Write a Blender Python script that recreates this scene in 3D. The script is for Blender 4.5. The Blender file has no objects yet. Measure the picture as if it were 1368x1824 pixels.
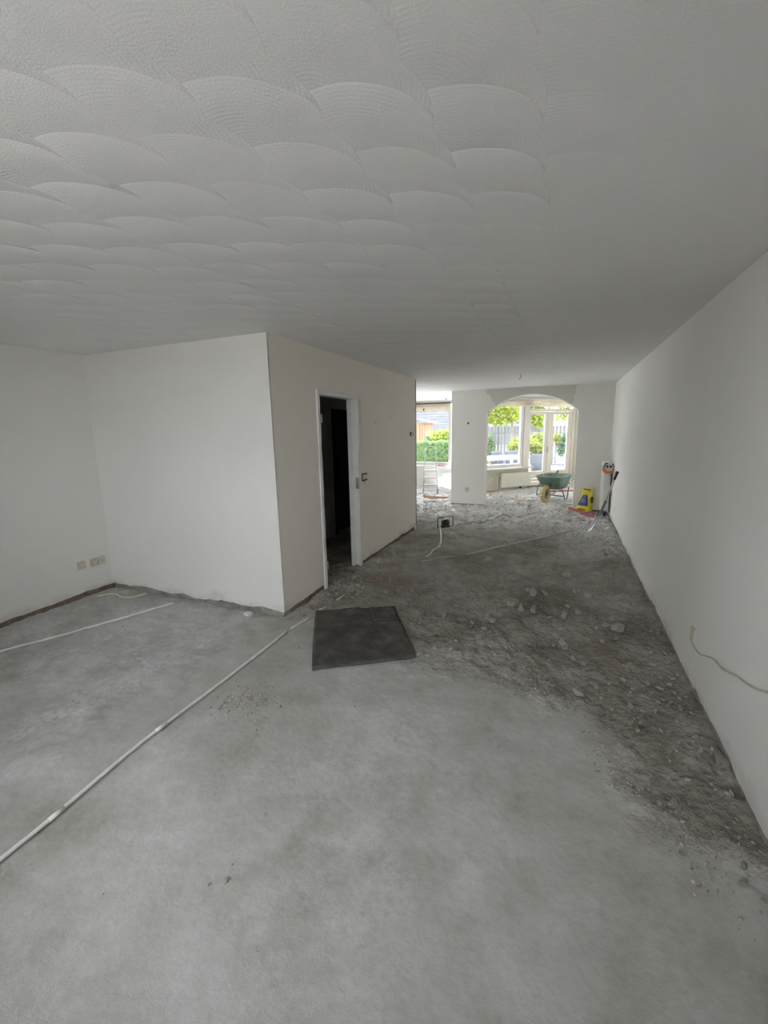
import bpy, bmesh, math, random
import numpy as np
from mathutils import Vector, Matrix

# ------------------------------------------------------------------ camera, world, lights, exposure
SC = bpy.context.scene
COL = SC.collection
SC.view_settings.view_transform = 'Standard'
SC.view_settings.look = 'None'
SC.view_settings.gamma = 1.0
SC.view_settings.use_curve_mapping = False
SC.view_settings.exposure = 0.10
SC.cycles.max_bounces = 14
SC.cycles.diffuse_bounces = 9
SC.cycles.transparent_max_bounces = 24
SC.cycles.caustics_reflective = False
SC.cycles.caustics_refractive = False

F_PX, YAW, PITCH, ROLL, CAM_H = 760.99, math.radians(22.8213), math.radians(10.8595), math.radians(-1.05506), 1.6937
cam_data = bpy.data.cameras.new('camera')
cam_data.sensor_fit = 'HORIZONTAL'
cam_data.sensor_width = 36.0
cam_data.lens = F_PX / 1368.0 * 36.0
cam_data.clip_start = 0.02
cam = bpy.data.objects.new('camera', cam_data)
COL.objects.link(cam)
f0 = Vector((-math.sin(YAW), math.cos(YAW), 0)); r0 = Vector((math.cos(YAW), math.sin(YAW), 0)); u0 = Vector((0, 0, 1))
fw = f0 * math.cos(PITCH) - u0 * math.sin(PITCH)
up = u0 * math.cos(PITCH) + f0 * math.sin(PITCH)
rt = r0 * math.cos(ROLL) + up * math.sin(ROLL)
up2 = -r0 * math.sin(ROLL) + up * math.cos(ROLL)
M = Matrix((rt, up2, -fw)).transposed().to_4x4()
M.translation = Vector((0, 0, CAM_H))
cam.matrix_world = M
SC.camera = cam

world = bpy.data.worlds.new('sky'); SC.world = world; world.use_nodes = True
wn = world.node_tree; wn.nodes.clear()
w_out = wn.nodes.new('ShaderNodeOutputWorld'); w_bg = wn.nodes.new('ShaderNodeBackground')
w_bg.inputs['Color'].default_value = (0.94, 0.963, 1.015, 1); w_bg.inputs['Strength'].default_value = 13.0
wn.links.new(w_bg.outputs[0], w_out.inputs[0])

sun_d = bpy.data.lights.new('sun', 'SUN'); sun_d.energy = 30.0; sun_d.angle = math.radians(0.6); sun_d.color = (1.0, 0.95, 0.86)
sun = bpy.data.objects.new('sun', sun_d); COL.objects.link(sun)
sun.rotation_euler = Vector((0.15, -0.42, -1.0)).to_track_quat('-Z', 'Y').to_euler()

def area(name, loc, direction, sx, sy, power, color):
    d = bpy.data.lights.new(name, 'AREA'); d.shape = 'RECTANGLE'; d.size = sx; d.size_y = sy; d.energy = power; d.color = color
    o = bpy.data.objects.new(name, d); COL.objects.link(o); o.location = loc
    o.rotation_euler = Vector(direction).to_track_quat('-Z', 'Z').to_euler()
    return o

# ------------------------------------------------------------------ room dimensions (metres)
HC = 2.50
R, B, F, L, A, BF, AL = 0.844, -2.307, 3.064, -4.619, 9.47, 6.931, -2.325
YFRONT = -1.05
YL = 12.5
VX, VY = -2.12, 11.53
S2 = math.sqrt(0.5)
rng = random.Random(7)

# ------------------------------------------------------------------ material helpers
def new_mat(name):
    m = bpy.data.materials.new(name); m.use_nodes = True
    nt = m.node_tree
    return m, nt, nt.nodes['Principled BSDF']

class NT:
    """tiny helper around math nodes"""
    def __init__(s, nt): s.nt = nt
    def m(s, op, a, b=None, c=None, clamp=False):
        n = s.nt.nodes.new('ShaderNodeMath'); n.operation = op; n.use_clamp = clamp
        for i, v in enumerate((a, b, c)):
            if v is None: continue
            if isinstance(v, (int, float)): n.inputs[i].default_value = v
            else: s.nt.links.new(v, n.inputs[i])
        return n.outputs[0]
    def coords(s):
        n = s.nt.nodes.new('ShaderNodeTexCoord'); return n.outputs['Object']
    def noise(s, vec, scale, detail=4.0, rough=0.55, dist=0.0):
        n = s.nt.nodes.new('ShaderNodeTexNoise'); n.inputs['Scale'].default_value = scale
        n.inputs['Detail'].default_value = detail; n.inputs['Roughness'].default_value = rough; n.inputs['Distortion'].default_value = dist
        s.nt.links.new(vec, n.inputs['Vector']); return n.outputs['Fac']
    def voronoi(s, vec, scale, feature='F1'):
        n = s.nt.nodes.new('ShaderNodeTexVoronoi'); n.feature = feature; n.inputs['Scale'].default_value = scale
        s.nt.links.new(vec, n.inputs['Vector']); return n.outputs['Distance']
    def ramp(s, fac, stops):
        n = s.nt.nodes.new('ShaderNodeValToRGB'); el = n.color_ramp.elements
        while len(el) < len(stops): el.new(0.5)
        for e, (p, c) in zip(el, stops):
            e.position = p; e.color = (*c, 1)
        s.nt.links.new(fac, n.inputs['Fac']); return n.outputs['Color']
    def mix(s, fac, a, b, blend='MIX'):
        n = s.nt.nodes.new('ShaderNodeMix'); n.data_type = 'RGBA'; n.blend_type = blend
        for i, v in ((0, fac), (6, a), (7, b)):
            if isinstance(v, (int, float)): n.inputs[i].default_value = v
            elif isinstance(v, tuple): n.inputs[i].default_value = (*v, 1)
            else: s.nt.links.new(v, n.inputs[i])
        return n.outputs[2]
    def bump(s, height, dist=1.0, strength=1.0, normal=None):
        n = s.nt.nodes.new('ShaderNodeBump'); n.inputs['Distance'].default_value = dist; n.inputs['Strength'].default_value = strength
        s.nt.links.new(height, n.inputs['Height'])
        if normal is not None: s.nt.links.new(normal, n.inputs['Normal'])
        return n.outputs['Normal']
    def attr(s, name):
        n = s.nt.nodes.new('ShaderNodeAttribute'); n.attribute_name = name; return n.outputs['Fac']
    def sep(s, vec):
        n = s.nt.nodes.new('ShaderNodeSeparateXYZ'); s.nt.links.new(vec, n.inputs[0]); return n.outputs
    def smooth(s, v, a, b):
        n = s.nt.nodes.new('ShaderNodeMapRange'); n.interpolation_type = 'SMOOTHSTEP'
        n.inputs['From Min'].default_value = a; n.inputs['From Max'].default_value = b
        s.nt.links.new(v, n.inputs['Value']); return n.outputs[0]

def simple(name, col, rough=0.6, metal=0.0, var=0.08, scale=8.0, bump=0.0, bscale=60.0, spec=0.5):
    """plain procedural material: colour with a little noise variation and fine relief"""
    m, nt, b = new_mat(name); k = NT(nt); co = k.coords()
    n = k.noise(co, scale, 5)
    lo = tuple(max(0, c * (1 - var)) for c in col); hi = tuple(min(1, c * (1 + var)) for c in col)
    nt.links.new(k.ramp(n, [(0.3, lo), (0.7, hi)]), b.inputs['Base Color'])
    b.inputs['Roughness'].default_value = rough; b.inputs['Metallic'].default_value = metal; b.inputs['Specular IOR Level'].default_value = spec
    if bump:
        nt.links.new(k.bump(k.noise(co, bscale, 3), bump), b.inputs['Normal'])
    return m

MT = {}
def plaster(name, col, dirt=True):
    m, nt, b = new_mat(name); k = NT(nt); co = k.coords()
    big = k.noise(co, 0.9, 3); fine = k.noise(co, 210, 3, 0.65)
    c = k.ramp(big, [(0.3, tuple(v * 0.965 for v in col)), (0.7, col)])
    if dirt:   # smudges where the skirting board was pulled off, ragged in outline
        z = k.sep(co)[2]
        lim = k.m('MULTIPLY_ADD', k.noise(co, 3.2, 5, 0.6), 0.36, -0.05)
        d = k.m('MULTIPLY', k.smooth(k.m('SUBTRACT', lim, z), 0.0, 0.10), k.noise(co, 11, 4))
        c = k.mix(k.m('MULTIPLY', d, 0.55, clamp=True), c, (0.33, 0.30, 0.26))
    nt.links.new(c, b.inputs['Base Color']); b.inputs['Roughness'].default_value = 0.9
    b.inputs['Specular IOR Level'].default_value = 0.15
    nt.links.new(k.bump(fine, 0.0016), b.inputs['Normal'])
    return m
MT['wall'] = plaster('white_wall_plaster', (0.80, 0.79, 0.755))
MT['hall_wall'] = plaster('cream_wall_plaster', (0.90, 0.85, 0.775))
MT['wall_clean'] = plaster('arch_wall_plaster', (0.82, 0.805, 0.76), False)
MT['skim'] = plaster('fresh_skim_plaster', (0.68, 0.665, 0.59), False)
MT['cream'] = plaster('cream_parapet_paint', (0.70, 0.66, 0.56), False)
MT['cement'] = simple('bare_cement', (0.30, 0.285, 0.255), 0.95, var=0.3, scale=9, bump=0.02, bscale=40)
MT['cement_brown'] = simple('stained_cement', (0.20, 0.15, 0.115), 0.95, var=0.35, scale=7, bump=0.02, bscale=40)
MT['white_paint'] = simple('white_gloss_paint', (0.80, 0.80, 0.78), 0.35, var=0.03)
MT['cream_paint'] = simple('cream_gloss_paint', (0.80, 0.765, 0.68), 0.4, var=0.03)
MT['radiator'] = simple('radiator_enamel', (0.78, 0.765, 0.66), 0.35, var=0.03)
MT['rad_white'] = simple('white_radiator_enamel', (0.79, 0.79, 0.76), 0.35, var=0.03)
MT['steel_frame'] = simple('white_steel_frame_paint', (0.80, 0.80, 0.78), 0.4, var=0.04)
MT['alu'] = simple('brushed_aluminium', (0.50, 0.51, 0.53), 0.45, 0.6, var=0.06)
MT['steel'] = simple('worn_steel', (0.42, 0.42, 0.42), 0.42, 0.9, var=0.15)
MT['dark_steel'] = simple('dark_tube_steel', (0.13, 0.13, 0.135), 0.4, 0.6, var=0.15)
MT['black'] = simple('black_plastic', (0.018, 0.018, 0.020), 0.4, var=0.2)
MT['black_rubber'] = simple('black_rubber', (0.022, 0.021, 0.02), 0.8, var=0.3)
MT['beige_plastic'] = simple('yellowed_plastic', (0.60, 0.545, 0.43), 0.45, var=0.08, scale=30)
MT['grey_plastic'] = simple('pale_grey_plastic', (0.55, 0.54, 0.50), 0.5, var=0.08)
MT['white_plastic'] = simple('white_conduit_plastic', (0.78, 0.78, 0.75), 0.45, var=0.10, scale=14)
MT['dusty_plastic'] = simple('dusty_conduit_plastic', (0.56, 0.55, 0.52), 0.7, var=0.15, scale=14)
MT['ivory'] = simple('ivory_cable_sheath', (0.68, 0.62, 0.48), 0.5, var=0.1)
MT['green_tub'] = simple('green_barrow_enamel', (0.135, 0.215, 0.165), 0.45, var=0.35, scale=6, bump=0.002)
MT['rim_dusty'] = simple('dusty_barrow_rim', (0.34, 0.40, 0.35), 0.6, var=0.2)
MT['yellow_tyre'] = simple('dusty_yellow_tyre', (0.62, 0.50, 0.20), 0.85, var=0.12)
MT['bag_yellow'] = simple('yellow_bag_paper', (0.70, 0.60, 0.05), 0.55, var=0.15, scale=12, bump=0.01, bscale=18)
MT['bag_blue'] = simple('blue_bag_print', (0.055, 0.075, 0.27), 0.55, var=0.15)
MT['bag_white'] = simple('white_bag_print', (0.70, 0.71, 0.76), 0.55, var=0.05)
MT['bag_black'] = simple('black_bag_print', (0.04, 0.035, 0.02), 0.55, var=0.2)
MT['red'] = simple('red_lath_paint', (0.42, 0.05, 0.07), 0.55, var=0.25)
MT['orange'] = simple('orange_plastic', (0.75, 0.12, 0.02), 0.45, var=0.1)
MT['pink'] = simple('pink_rubber', (0.72, 0.25, 0.50), 0.6, var=0.2)
MT['wood_orange'] = simple('orange_wood', (0.50, 0.31, 0.17), 0.7, var=0.25, scale=10)
MT['wood_brown'] = simple('brown_wood', (0.32, 0.17, 0.10), 0.75, var=0.3, scale=10)
MT['plasterboard'] = simple('plasterboard_scrap', (0.70, 0.69, 0.66), 0.9, var=0.12)
MT['hall_shade'] = simple('painted_hall_shade', (0.035, 0.025, 0.02), 0.6, var=0.3)  # near-black colour stands in for the shade deep in the hall
MT['hole'] = simple('dark_socket_hole', (0.02, 0.018, 0.015), 0.9)
MT['ash'] = simple('ash_shaft_wood', (0.50, 0.44, 0.35), 0.6, var=0.15)
MT['blade'] = simple('polished_spade_steel', (0.24, 0.245, 0.26), 0.42, 0.75, var=0.3)

# ceiling: hand-combed fans of plaster, each overlapping the next
def ceiling_material():
    m, nt, b = new_mat('combed_fan_plaster'); k = NT(nt); co = k.coords()
    wob = k.noise(co, 2.2, 2)
    xyz = k.sep(co)
    x = k.m('ADD', xyz[0], k.m('MULTIPLY_ADD', wob, 0.05, -0.025))
    y = k.m('ADD', xyz[1], k.m('MULTIPLY_ADD', k.noise(co, 1.7, 2), 0.05, -0.025))
    P, q, r = 0.262, 0.25, 0.262
    def offs(i):     # every second column is shifted, plus an irregular shift per column
        n = nt.nodes.new('ShaderNodeTexWhiteNoise'); n.noise_dimensions = '1D'; nt.links.new(i, n.inputs['W'])
        half = k.m('MULTIPLY', k.m('PINGPONG', i, 1.0), q * 0.5)
        return k.m('ADD', half, k.m('MULTIPLY_ADD', n.outputs['Value'], 0.10, 0.0))
    u = k.m('DIVIDE', k.m('SUBTRACT', x, -8.475), P)
    i0 = k.m('FLOOR', u)
    def dyf(i): return k.m('MULTIPLY', k.m('SUBTRACT', k.m('FRACT', k.m('DIVIDE', k.m('SUBTRACT', y, offs(i)), q)), 0.5), q)
    d = dyf(i0)
    delta = k.m('SUBTRACT', r, k.m('SQRT', k.m('SUBTRACT', r * r, k.m('MULTIPLY', d, d))))
    fr = k.m('MULTIPLY', k.m('SUBTRACT', u, i0), P)
    step = k.m('GREATER_THAN', fr, k.m('SUBTRACT', P, delta))
    i1 = k.m('ADD', i0, step)
    dx = k.m('SUBTRACT', x, k.m('MULTIPLY_ADD', i1, P, -8.475))
    dx = k.m('MAXIMUM', dx, 0.0)
    root = k.m('SQRT', k.m('MAXIMUM', k.m('SUBTRACT', r * r, k.m('MULTIPLY', dx, dx)), 0.0004))
    v = k.m('DIVIDE', k.m('ADD', k.m('SUBTRACT', y, offs(i1)), root), q)
    t = k.m('FRACT', v)
    prof = k.m('SINE', k.m('MULTIPLY', k.m('POWER', t, 0.8), math.pi))
    # distance from the fan's own centre drives the comb lines
    dd = k.m('SUBTRACT', k.m('MULTIPLY', t, q), root)
    rad = k.m('SQRT', k.m('ADD', k.m('MULTIPLY', dx, dx), k.m('MULTIPLY', dd, dd)))
    comb = k.m('SINE', k.m('MULTIPLY', rad, 2 * math.pi / 0.0135))
    mask = k.smooth(k.noise(co, 1.1, 2), 0.34, 0.62)
    cm = k.m('MULTIPLY', comb, k.m('MULTIPLY_ADD', k.noise(co, 9, 2), 0.0006, -0.00022))
    side = k.m('MULTIPLY', k.m('POWER', k.m('DIVIDE', dx, r), 2.0), 0.003)
    wn2 = nt.nodes.new('ShaderNodeTexWhiteNoise'); wn2.noise_dimensions = '2D'
    cv = nt.nodes.new('ShaderNodeCombineXYZ'); nt.links.new(i1, cv.inputs[0]); nt.links.new(k.m('FLOOR', v), cv.inputs[1]); nt.links.new(cv.outputs[0], wn2.inputs['Vector'])
    amp = k.m('MULTIPLY_ADD', wn2.outputs['Value'], -0.0050, -0.0030)
    h = k.m('ADD', k.m('MULTIPLY_ADD', prof, amp, k.m('MULTIPLY', side, -1.0)), cm)
    h = k.m('MULTIPLY', h, k.m('MULTIPLY_ADD', mask, 0.45, 0.55))
    # the plaster fades out to a smoother skim towards the right-hand wall
    h = k.m('MULTIPLY', h, k.m('SUBTRACT', 1.0, k.m('MULTIPLY', k.smooth(x, -0.25, 0.35), 0.75)))
    n1 = k.bump(h, -1.0)
    n2 = k.bump(k.noise(co, 170, 3, 0.7), 0.0011, 1.0, n1)
    nt.links.new(n2, b.inputs['Normal'])
    nt.links.new(k.ramp(k.noise(co, 0.8, 4), [(0.3, (0.775, 0.772, 0.77)), (0.7, (0.815, 0.812, 0.81))]), b.inputs['Base Color'])
    b.inputs['Roughness'].default_value = 0.75; b.inputs['Specular IOR Level'].default_value = 0.2
    return m
MT['ceiling'] = ceiling_material()

def floor_material():
    m, nt, b = new_mat('dusty_screed'); k = NT(nt); co = k.coords()
    rough = k.attr('rough'); far = k.attr('far')
    n1 = k.noise(co, 1.3, 6, 0.6, 0.4); n2 = k.noise(co, 6, 6, 0.65); n3 = k.noise(co, 34, 5, 0.7)
    mixn = k.m('ADD', k.m('MULTIPLY', n1, 0.55), k.m('ADD', k.m('MULTIPLY', n2, 0.3), k.m('MULTIPLY', n3, 0.15)))
    smooth_c = k.ramp(mixn, [(0.34, (0.30, 0.29, 0.255)), (0.46, (0.415, 0.408, 0.375)), (0.55, (0.485, 0.48, 0.455)), (0.65, (0.60, 0.60, 0.59))])
    rub_c = k.ramp(mixn, [(0.34, (0.18, 0.168, 0.137)), (0.47, (0.325, 0.308, 0.262)), (0.62, (0.52, 0.50, 0.445))])
    warm = k.smooth(k.noise(co, 0.85, 4, 0.6), 0.52, 0.68)
    rub_c = k.mix(k.m('MULTIPLY', warm, 0.55), rub_c, (0.285, 0.215, 0.145))
    far_c = k.ramp(k.m('ADD', k.m('MULTIPLY', n2, 0.5), k.m('MULTIPLY', n3, 0.5)), [(0.36, (0.30, 0.285, 0.255)), (0.45, (0.56, 0.545, 0.52)), (0.54, (0.80, 0.795, 0.78))])
    powder_and_glow = k.m('MULTIPLY', k.smooth(k.noise(co, 3.1, 7, 0.72, 0.3), 0.40, 0.62), k.smooth(k.noise(co, 26, 5, 0.7), 0.30, 0.62))
    smooth_c = k.mix(k.m('MULTIPLY', k.m('MULTIPLY', k.attr('powder_and_glow'), powder_and_glow), 0.8), smooth_c, (0.62, 0.625, 0.63))  # pale tint shared by the left-hand powder and the painted window light
    c = k.mix(rough, smooth_c, rub_c); c = k.mix(far, c, far_c)
    nt.links.new(c, b.inputs['Base Color'])
    b.inputs['Roughness'].default_value = 0.82; b.inputs['Specular IOR Level'].default_value = 0.25
    hgt = k.m('MULTIPLY', k.m('ADD', k.m('MULTIPLY', k.noise(co, 16, 6, 0.65), 0.045), k.m('MULTIPLY', k.voronoi(co, 24), 0.014)), k.m('MULTIPLY_ADD', rough, 0.90, 0.10))
    hgt = k.m('ADD', hgt, k.m('MULTIPLY', k.noise(co, 220, 3, 0.7), 0.0009))
    nt.links.new(k.bump(hgt, 1.0), b.inputs['Normal'])
    return m
MT['floor'] = floor_material()
MT['chunk'] = simple('broken_screed', (0.45, 0.437, 0.395), 0.92, var=0.22, scale=14, bump=0.006, bscale=60)
MT['chunk_dark'] = simple('broken_screed_dark', (0.34, 0.322, 0.278), 0.92, var=0.22, scale=14, bump=0.006, bscale=60)
MT['chunk_pale'] = simple('broken_plaster_pale', (0.60, 0.59, 0.57), 0.92, var=0.15, scale=14, bump=0.006, bscale=60)

def glass_material():
    m = bpy.data.materials.new('window_glass'); m.use_nodes = True; nt = m.node_tree; nt.nodes.clear()
    o = nt.nodes.new('ShaderNodeOutputMaterial'); t = nt.nodes.new('ShaderNodeBsdfTransparent'); g = nt.nodes.new('ShaderNodeBsdfGlossy')
    t.inputs['Color'].default_value = (0.95, 0.955, 0.955, 1); g.inputs['Roughness'].default_value = 0.02
    f = nt.nodes.new('ShaderNodeFresnel'); f.inputs['IOR'].default_value = 1.35
    x = nt.nodes.new('ShaderNodeMixShader'); nt.links.new(f.outputs[0], x.inputs[0]); nt.links.new(t.outputs[0], x.inputs[1]); nt.links.new(g.outputs[0], x.inputs[2])
    nt.links.new(x.outputs[0], o.inputs[0]); return m
MT['glass'] = glass_material()

def leaf_material(name, c1, c2, trans=0.45):
    m = bpy.data.materials.new(name); m.use_nodes = True; nt = m.node_tree; nt.nodes.clear(); k = NT(nt)
    o = nt.nodes.new('ShaderNodeOutputMaterial'); d = nt.nodes.new('ShaderNodeBsdfDiffuse'); t = nt.nodes.new('ShaderNodeBsdfTranslucent')
    c = k.ramp(k.noise(k.coords(), 5, 3), [(0.3, c1), (0.7, c2)])
    nt.links.new(c, d.inputs['Color']); nt.links.new(c, t.inputs['Color'])
    x = nt.nodes.new('ShaderNodeMixShader'); x.inputs[0].default_value = trans
    nt.links.new(d.outputs[0], x.inputs[1]); nt.links.new(t.outputs[0], x.inputs[2]); nt.links.new(x.outputs[0], o.inputs[0])
    return m
MT['blind'] = leaf_material('cream_blind_cloth', (0.82, 0.78, 0.70), (0.87, 0.83, 0.75), 0.5)
MT['leaf_plane'] = leaf_material('plane_tree_leaf', (0.10, 0.155, 0.02), (0.25, 0.28, 0.045), 0.5)
MT['leaf_hedge'] = leaf_material('hedge_leaf', (0.085, 0.15, 0.075), (0.15, 0.215, 0.095), 0.35)
MT['leaf_shrub'] = leaf_material('hydrangea_leaf', (0.11, 0.165, 0.03), (0.27, 0.30, 0.08), 0.45)
MT['leaf_blue'] = leaf_material('blue_green_leaf', (0.075, 0.13, 0.085), (0.13, 0.20, 0.125), 0.35)
MT['bark'] = simple('pale_bark', (0.16, 0.15, 0.125), 0.9, var=0.25, spec=0.06)
MT['fence_wood'] = simple('silvered_fence_board', (0.155, 0.165, 0.172), 0.8, var=0.2, scale=6, spec=0.06)
MT['shed_wood'] = simple('orange_shed_board', (0.20, 0.125, 0.080), 0.7, var=0.15, scale=8, spec=0.06)
MT['shed_roof'] = simple('shed_roof_felt', (0.12, 0.085, 0.075), 0.8, var=0.1, spec=0.06)
MT['slate'] = simple('slate_tile', (0.034, 0.038, 0.047), 0.6, var=0.25, scale=3, spec=0.06)
MT['terrace'] = simple('pale_terrace_paving', (0.42, 0.41, 0.39), 0.8, var=0.08, scale=2, spec=0.06)
MT['street'] = simple('grey_street_paving', (0.32, 0.315, 0.31), 0.9, var=0.1, scale=2, spec=0.1)
MT['garden_white'] = simple('white_garden_enamel', (0.80, 0.80, 0.80), 0.4, var=0.03)
MT['garden_grey'] = simple('grey_garden_weave', (0.065, 0.072, 0.088), 0.7, var=0.12, scale=40, spec=0.06)
MT['pot_grey'] = simple('grey_glazed_pot', (0.075, 0.083, 0.10), 0.55, var=0.1, spec=0.06)
MT['pot_white'] = simple('white_glazed_pot', (0.75, 0.75, 0.73), 0.5, var=0.05)
def mat_rubber():
    m, nt, b = new_mat('dusty_rubber_mat'); k = NT(nt); co = k.coords()
    nt.links.new(k.ramp(k.noise(co, 7, 6, 0.65), [(0.35, (0.045, 0.042, 0.036)), (0.55, (0.088, 0.082, 0.072)), (0.75, (0.16, 0.15, 0.132))]), b.inputs['Base Color'])
    b.inputs['Roughness'].default_value = 0.9; nt.links.new(k.bump(k.noise(co, 120, 3), 0.003), b.inputs['Normal']); return m
MT['mat'] = mat_rubber()

# ------------------------------------------------------------------ mesh helpers
class MB:
    def __init__(s): s.v = []; s.f = []; s.sm = []
    def add(s, verts, faces, smooth=False):
        o = len(s.v); s.v += [tuple(p) for p in verts]
        s.f += [tuple(i + o for i in f) for f in faces]; s.sm += [smooth] * len(faces); return s
    def box(s, x0, x1, y0, y1, z0, z1, bev=0.0):
        if bev:
            b = bev; P = []
            for z, i in ((z0, b), (z0 + b, 0), (z1 - b, 0), (z1, b)):
                for (cx, sx) in ((x0, 1), (x1, -1)):
                    pass
                P.append([(x0 + i + b, y0 + i, z), (x1 - i - b, y0 + i, z), (x1 - i, y0 + i + b, z), (x1 - i, y1 - i - b, z),
                          (x1 - i - b, y1 - i, z), (x0 + i + b, y1 - i, z), (x0 + i, y1 - i - b, z), (x0 + i, y0 + i + b, z)])
            return s.loft(P, cap=True)
        v = [(x0, y0, z0), (x1, y0, z0), (x1, y1, z0), (x0, y1, z0), (x0, y0, z1), (x1, y0, z1), (x1, y1, z1), (x0, y1, z1)]
        return s.add(v, [(0, 3, 2, 1), (4, 5, 6, 7), (0, 1, 5, 4), (1, 2, 6, 5), (2, 3, 7, 6), (3, 0, 4, 7)])
    def loft(s, rings, cap=True, closed=True, smooth=False):
        n = len(rings[0]); v = [p for r in rings for p in r]; f = []
        for j in range(len(rings) - 1):
            for i in range(n if closed else n - 1):
                a = j * n + i; b2 = j * n + (i + 1) % n
                f.append((a, b2, b2 + n, a + n))
        s.add(v, f, smooth)
        if cap and closed:
            o = len(s.v) - len(v)
            s.f.append(tuple(o + i for i in reversed(range(n)))); s.sm.append(False)
            o2 = o + (len(rings) - 1) * n
            s.f.append(tuple(o2 + i for i in range(n))); s.sm.append(False)
        return s
    def tube(s, pts, r, n=8, cap=True):
        pts = [Vector(p) for p in pts]; rings = []
        rs = r if isinstance(r, (list, tuple)) else [r] * len(pts)
        prev = None
        for i, p in enumerate(pts):
            if i == 0: t = pts[1] - p
            elif i == len(pts) - 1: t = p - pts[i - 1]
            else: t = (pts[i + 1] - p).normalized() + (p - pts[i - 1]).normalized()
            t.normalize()
            if prev is None:
                a = Vector((0, 0, 1)) if abs(t.z) < 0.9 else Vector((1, 0, 0))
                nrm = t.cross(a).normalized()
            else:
                nrm = (prev - t * prev.dot(t)).normalized()
            prev = nrm; bn = t.cross(nrm)
            rings.append([p + (nrm * math.cos(k * 2 * math.pi / n) + bn * math.sin(k * 2 * math.pi / n)) * rs[i] for k in range(n)])
        return s.loft(rings, cap, True, True)
    def lathe(s, prof, n=24, axis='z', c=(0, 0, 0)):
        rings = []
        for (r, h) in prof:
            ring = []
            for k in range(n):
                a = k * 2 * math.pi / n; x, y = r * math.cos(a), r * math.sin(a)
                p = (x, y, h) if axis == 'z' else ((h, x, y) if axis == 'x' else (y, h, x))
                ring.append((p[0] + c[0], p[1] + c[1], p[2] + c[2]))
            rings.append(ring)
        return s.loft(rings, True, True, True)
    def prism(s, poly, h, plane='xy', base=0.0):
        """extrude a polygon; plane xy->z, xz->y, yz->x"""
        def P(a, b2, c):
            return (a, b2, c) if plane == 'xy' else ((a, c, b2) if plane == 'xz' else (c, a, b2))
        n = len(poly)
        v = [P(a, b2, base) for a, b2 in poly] + [P(a, b2, base + h) for a, b2 in poly]
        f = [tuple(reversed(range(n))), tuple(range(n, 2 * n))] + [(i, (i + 1) % n, n + (i + 1) % n, n + i) for i in range(n)]
        return s.add(v, f)
    def grid(s, fn, nu, nv, smooth=True):
        v = [fn(i / nu, j / nv) for j in range(nv + 1) for i in range(nu + 1)]
        f = [(j * (nu + 1) + i, j * (nu + 1) + i + 1, (j + 1) * (nu + 1) + i + 1, (j + 1) * (nu + 1) + i) for j in range(nv) for i in range(nu)]
        return s.add(v, f, smooth)
    def build(s, name, mat, parent=None, loc=None):
        me = bpy.data.meshes.new(name); me.from_pydata(s.v, [], s.f)
        me.polygons.foreach_set('use_smooth', s.sm)
        bm = bmesh.new(); bm.from_mesh(me); bmesh.ops.recalc_face_normals(bm, faces=bm.faces); bm.to_mesh(me); bm.free()
        me.materials.append(MT[mat] if isinstance(mat, str) else mat)
        o = bpy.data.objects.new(name, me); COL.objects.link(o)
        if parent is not None: o.parent = parent
        if loc is not None: o.location = loc
        return o

def tag(o, label, cat, group=None, kind=None):
    o['label'] = label; o['category'] = cat
    if group: o['group'] = group
    if kind: o['kind'] = kind
    return o
def thing(name, label, cat, loc=(0, 0, 0), rz=0.0, group=None):
    o = bpy.data.objects.new(name, None); o.empty_display_size = 0.1; COL.objects.link(o)
    o.location = loc; o.rotation_euler = (0, 0, rz); return tag(o, label, cat, group)
def struct(o, label=None):
    o['kind'] = 'structure'
    if label: o['label'] = label
    return o
def sroot(name, loc=(0, 0, 0), rz=0.0, label=None):
    o = bpy.data.objects.new(name, None); COL.objects.link(o); o.location = loc; o.rotation_euler = (0, 0, rz); return struct(o, label)
def copy_tree(o, parent=None):
    c = o.copy(); COL.objects.link(c); c.parent = parent
    for ch in list(o.children): copy_tree(ch, c)
    return c
def arc(cx, cy, r, a0, a1, n):
    return [(cx + r * math.cos(a0 + (a1 - a0) * i / n), cy + r * math.sin(a0 + (a1 - a0) * i / n)) for i in range(n + 1)]
def spline(pts, n=8):
    """Catmull-Rom through points"""
    P = [Vector(p) for p in pts]; P = [P[0] * 2 - P[1]] + P + [P[-1] * 2 - P[-2]]; out = []
    for i in range(1, len(P) - 2):
        for k in range(n):
            t = k / n; a, b2, c, d = P[i - 1], P[i], P[i + 1], P[i + 2]
            out.append(0.5 * ((2 * b2) + (c - a) * t + (2 * a - 5 * b2 + 4 * c - d) * t * t + (3 * b2 - a - 3 * c + d) * t ** 3))
    out.append(P[-2]); return out

# ------------------------------------------------------------------ floor heights
def vnoise(x, y, seed):
    xi = np.floor(x).astype(np.int64); yi = np.floor(y).astype(np.int64); fx = x - xi; fy = y - yi
    def h(a, b2):
        n = (a * 374761393 + b2 * 668265263 + seed * 974634777) & 0xffffffff
        n = ((n ^ (n >> 13)) * 1274126177) & 0xffffffff
        return ((n ^ (n >> 16)) & 0xffff) / 65535.0
    ux = fx * fx * (3 - 2 * fx); uy = fy * fy * (3 - 2 * fy)
    return (h(xi, yi) * (1 - ux) + h(xi + 1, yi) * ux) * (1 - uy) + (h(xi, yi + 1) * (1 - ux) + h(xi + 1, yi + 1) * ux) * uy
def fbm(x, y, sc, seed, o=4, g=0.5):
    t = 0; a = 1.0; n = 0
    for i in range(o):
        t = t + a * (vnoise(x * sc, y * sc, seed + i * 17) - 0.5); n += a; a *= g; sc *= 2.03
    return t / n
def sstep(v, a, b2):
    t = np.clip((v - a) / (b2 - a), 0, 1); return t * t * (3 - 2 * t)
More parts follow.
